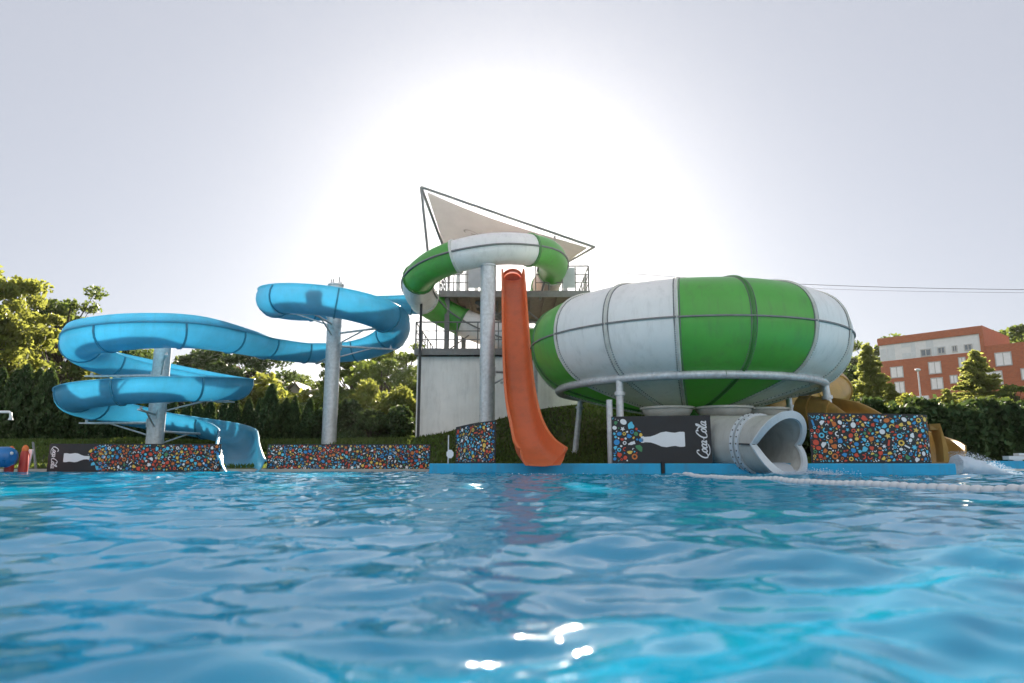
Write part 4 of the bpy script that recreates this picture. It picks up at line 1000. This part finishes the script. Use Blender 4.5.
def hwin(px0,py0,px1,py1,m_):
    s0,za=hit(px0,(py0+py1)/2); s1,_=hit(px1,(py0+py1)/2); c=(px0+px1)/2; z1=hit(c,py0)[1]; z0=hit(c,py1)[1]
    mb=MB(); t=.09
    hbox(mb,s0,s1,-.06,.03,z0,z0+t); hbox(mb,s0,s1,-.06,.03,z1-t,z1); hbox(mb,s0,s0+t,-.05,.03,z0+t,z1-t); hbox(mb,s1-t,s1,-.05,.03,z0+t,z1-t); hbox(mb,(s0+s1)/2-.035,(s0+s1)/2+.035,-.045,.03,z0+t,z1-t)
    f=mb.build('window',M_frame,hroot); mb=MB(); hbox(mb,s0+t,s1-t,-.03,.03,z0+t,z1-t); pn=mb.build('pane',m_); pn.parent=f
for w in((920.5,349,931.5,356.5),(937.5,347,945.5,354),(952,345.5,957.5,352),(964,344,972.5,350.5)): hwin(*w,M_glass)
for w in((890.5,366.5,903.5,378),(928.5,361.5,941.5,374),(895,381.5,905,393.5),(931,377.5,943.5,389.5),(950,375,958,383.5),(958.5,357,966,368),(995,352,1012,366),(986,371,1003,385),(1021,368,1030,380)): hwin(*w,M_blind)
mb=MB(); s0,z0=hit(916,404); s1,_=hit(930,404); hbox(mb,s0,s1,-.3,.0,z0-1.5,hit(923,396)[1]); mb.build('porch',M_panel,hroot)
p=at(921.5,405,60); tz=at(920,371,60).z
root=thing('street_lamp',(p.x,60,gz(p.x,60)),'thin pale street lamp in front of the brick hotel','street lamp')
mb=MB(); mb.tube([(p.x,60,gz(p.x,60)),(p.x,60,tz)],[.10,.06],8); mb.build('pole',M_galv,root)
mb=MB(); mb.sphere((p.x,60,tz+.1),.24,10,6,(1,1,.6)); mb.build('lamp_head',M_plaswhite,root)

# ------------------------------------------------------------------ houses
def house(px0,px1,eave,ridge,Y,label,rm,gable_front,depth=8,base=1.0):
    a=at(px0,eave,Y); b=at(px1,eave,Y); zr=at((px0+px1)/2,ridge,Y).z; ze=a.z; root=thing('house',((a.x+b.x)/2,Y,gz(a.x,Y)),label,'house'); z0=gz(a.x,Y)-.3
    x0,x1=a.x,b.x; xm=(x0+x1)/2; y0,y1=Y,Y+depth; ov=.4
    mb=MB(); mb.box((xm,(y0+y1)/2,(z0+ze)/2),(x1-x0,depth,ze-z0))
    if gable_front: mb.add([(x0,y0,ze),(x1,y0,ze),(xm,y0,zr),(x0,y1,ze),(x1,y1,ze),(xm,y1,zr)],[(0,1,2),(4,3,5)])
    else: 
        ym=(y0+y1)/2; mb.add([(x0,y0,ze),(x0,y1,ze),(x0,ym,zr),(x1,y0,ze),(x1,y1,ze),(x1,ym,zr)],[(1,0,2),(3,4,5)])
    mb.build('wall',M_render,root); mb=MB(); th_=.18
    if gable_front:
        sl=(zr-ze)/(xm-x0)
        for s_,xe in((-1,x0-ov),(1,x1+ov)):
            mb.add([(xe,y0-ov,ze-ov*sl+.05),(xm,y0-ov,zr+.05),(xm,y1+ov,zr+.05),(xe,y1+ov,ze-ov*sl+.05),(xe,y0-ov,ze-ov*sl+.05+th_),(xm,y0-ov,zr+.05+th_),(xm,y1+ov,zr+.05+th_),(xe,y1+ov,ze-ov*sl+.05+th_)],[(0,1,2,3),(4,7,6,5),(0,4,5,1),(1,5,6,2),(2,6,7,3),(3,7,4,0)])
    else:
        ym=(y0+y1)/2; sl=(zr-ze)/(ym-y0)
        for ye in(y0-ov,y1+ov):
            mb.add([(x0-ov,ye,ze-ov*sl+.05),(x0-ov,ym,zr+.05),(x1+ov,ym,zr+.05),(x1+ov,ye,ze-ov*sl+.05),(x0-ov,ye,ze-ov*sl+.05+th_),(x0-ov,ym,zr+.05+th_),(x1+ov,ym,zr+.05+th_),(x1+ov,ye,ze-ov*sl+.05+th_)],[(0,1,2,3),(4,7,6,5),(0,4,5,1),(1,5,6,2),(2,6,7,3),(3,7,4,0)])
    rf=mb.build('roof',rm,root); mb=MB(); mb.box((xm+(x1-x0)*.2,y0+depth*.55,zr+.1),(.5,.5,1.3)); mb.build('chimney',M_render,rf)
    for f in(.3,.7):
        xw=lerp(x0,x1,f); mb=MB(); mb.box((xw,y0-.03,ze-.9),(1.0,.08,1.1)); w_=mb.build('window',M_frame,root); mb=MB(); mb.box((xw,y0-.045,ze-.9),(.84,.07,.94)); q=mb.build('pane',M_glass); q.parent=w_
house(150,214,379,362,56,'house with a reddish tiled roof behind the left spiral pole',M_tiler,False)
house(208,259,387,378,50,'low house with a grey roof right of the left spiral',M_tile,False)
house(276,312,404,384,54,'pale gabled house with a brownish roof left of the tall grey pole',M_tile,True)

# ------------------------------------------------------------------ small things
# red and blue play floats at the far left
root=thing('pool_float',at(4,468,19.5)*1,'big blue inflatable drum at the far left edge of the pool','pool float')
c=at(0,457,19.5); mb=MB(); mb.tube([(c.x-1.2,c.y+.25,c.z),(c.x-1.1,c.y+.25,c.z),(c.x+.2,c.y,c.z),(c.x+.33,c.y-.02,c.z),(c.x+.38,c.y-.03,c.z)],[.2,.28,.29,.24,.12],18); mb.build('drum',M_bluep,root)
mb=MB(); mb.sphere((c.x+.37,c.y-.08,c.z+.1),.05,8,6); mb.build('valve',M_plaswhite,root)
for px,h,lb in((9,446,'red buoy with an orange cap beside the blue drum, farther from the tiny white board'),(23,445,'red buoy with an orange cap standing against the tiny white board')):
    q=at(px,468,20.2); t=at(px,h,20.2); root=thing('buoy',(q.x,20.2,0),lb,'buoy','red buoys by the pool edge')
    mb=MB(); mb.tube([(q.x,20.2,-.05),(q.x,20.2,.1),(q.x,20.2,t.z-.22),(q.x,20.2,t.z-.16)],[.11,.13,.10,.08],14); mb.build('body',M_redp,root)
    mb=MB(); mb.tube([(q.x,20.2,t.z-.17),(q.x,20.2,t.z-.1),(q.x,20.2,t.z-.03),(q.x,20.2,t.z)],[.085,.09,.06,.02],14); mb.build('cap',M_orp,root)
q=at(25,468,20.6); root=thing('board',(q.x,20.6,0),'small leaning white board with red blotches beside the orange capped buoy','board')
mb=MB(); mb.box((q.x,20.6,.33),(.26,.05,.72),Matrix.Rotation(R(7),3,'Y')); mb.build('panel',M_plaswhite,root)
mb=MB(); mb.add([(q.x-.09,20.568,.1),(q.x+.03,20.568,.14),(q.x+.0,20.568,.3),(q.x-.06,20.568,.26)],[(0,1,2,3)]); mb.add([(q.x-.02,20.568,.42),(q.x+.1,20.568,.40),(q.x+.12,20.568,.55),(q.x+.02,20.568,.6)],[(0,1,2,3)]); mb.build('print',M_redp,root)
a=at(11,412,24); mb=MB(); mb.tube([(a.x-2.0,24,a.z),(a.x-.06,24,a.z),(a.x,24,a.z-.04),(a.x+.02,24,a.z-.22)],.045,8); mb.tube([(a.x+.02,24,a.z-.2),(a.x+.02,24,a.z-.28)],[.06,.08],10); mb.cyl((a.x-2.0,24,gz(a.x-2,24)-.1),(a.x-2.0,24,a.z+.2),.06,8)
tag(mb.build('shower_pipe',M_plaswhite),'white overhanging shower pipe in front of the dark thujas','shower')
for (px,y0,y1,lb) in((48,470,446,'slanting thin pale post at the lettered end of the long low banner'),(36,470,442,'slanting thin dark stake just left of the long low banner')):
    a=at(px,y0,21.6); b=at(px+(7 if px>40 else -3),y1,21.6); mb=MB(); mb.cyl(a,b,.035,8); tag(mb.build('stake',M_galv if px>40 else M_steel),lb,'stake')
# far right: small blue float deck
root=thing('float_deck',(17.5,23,0),'small blue deck with a white rail end at the right edge','deck')
a=at(992,468,22.5); mb=MB(); mb.box((a.x+2.2,23.0,.22),(4.4,1.0,.26)); mb.build('deck',M_ledge,root)
mb=MB(); mb.box((a.x+2.2,22.48,.06),(4.5,.08,.07)); mb.build('edge_strip',M_cream,root)
a=at(1016,462,22.5); mb=MB(); mb.box((a.x+.3,22.8,.45),(.8,.3,.12)); mb.box((a.x+.2,22.8,.38),(.3,.25,.1)); mb.box((a.x+.5,22.8,.56),(.5,.25,.08)); mb.build('cleat',M_plaswhite,root)
# overhead wires
for i,(y0,y1,lb) in enumerate(((270,288,'thin overhead cable across the right sky, upper of two'),(274.5,291,'thin overhead cable across the right sky, lower of two'))):
    a=at(560,y0-2,60); b=at(1060,y1+2,55); mb=MB(); n=16
    mb.tube([a.lerp(b,k/n)+Vector((0,0,-.5*math.sin(PI*k/n))) for k in range(n+1)],.022 if i==0 else .012,5); tag(mb.build('power_line',M_wire),lb,'cable','overhead cables')

# ------------------------------------------------------------------ air
mb=MB(); mb.box((0,95,18.5),(540,430,43)); m=bpy.data.materials.new('haze'); m.use_nodes=True; nt=m.node_tree; nt.nodes.remove(nt.nodes['Principled BSDF'])
pv=nt.nodes.new('ShaderNodeVolumePrincipled'); pv.inputs['Color'].default_value=(.93,.94,.96,1); pv.inputs['Density'].default_value=.0001; pv.inputs['Anisotropy'].default_value=.8
nt.links.new(pv.outputs[0],nt.nodes['Material Output'].inputs['Volume'])
tag(mb.build('haze',m),kind='stuff')
S.cycles.volume_bounces=0
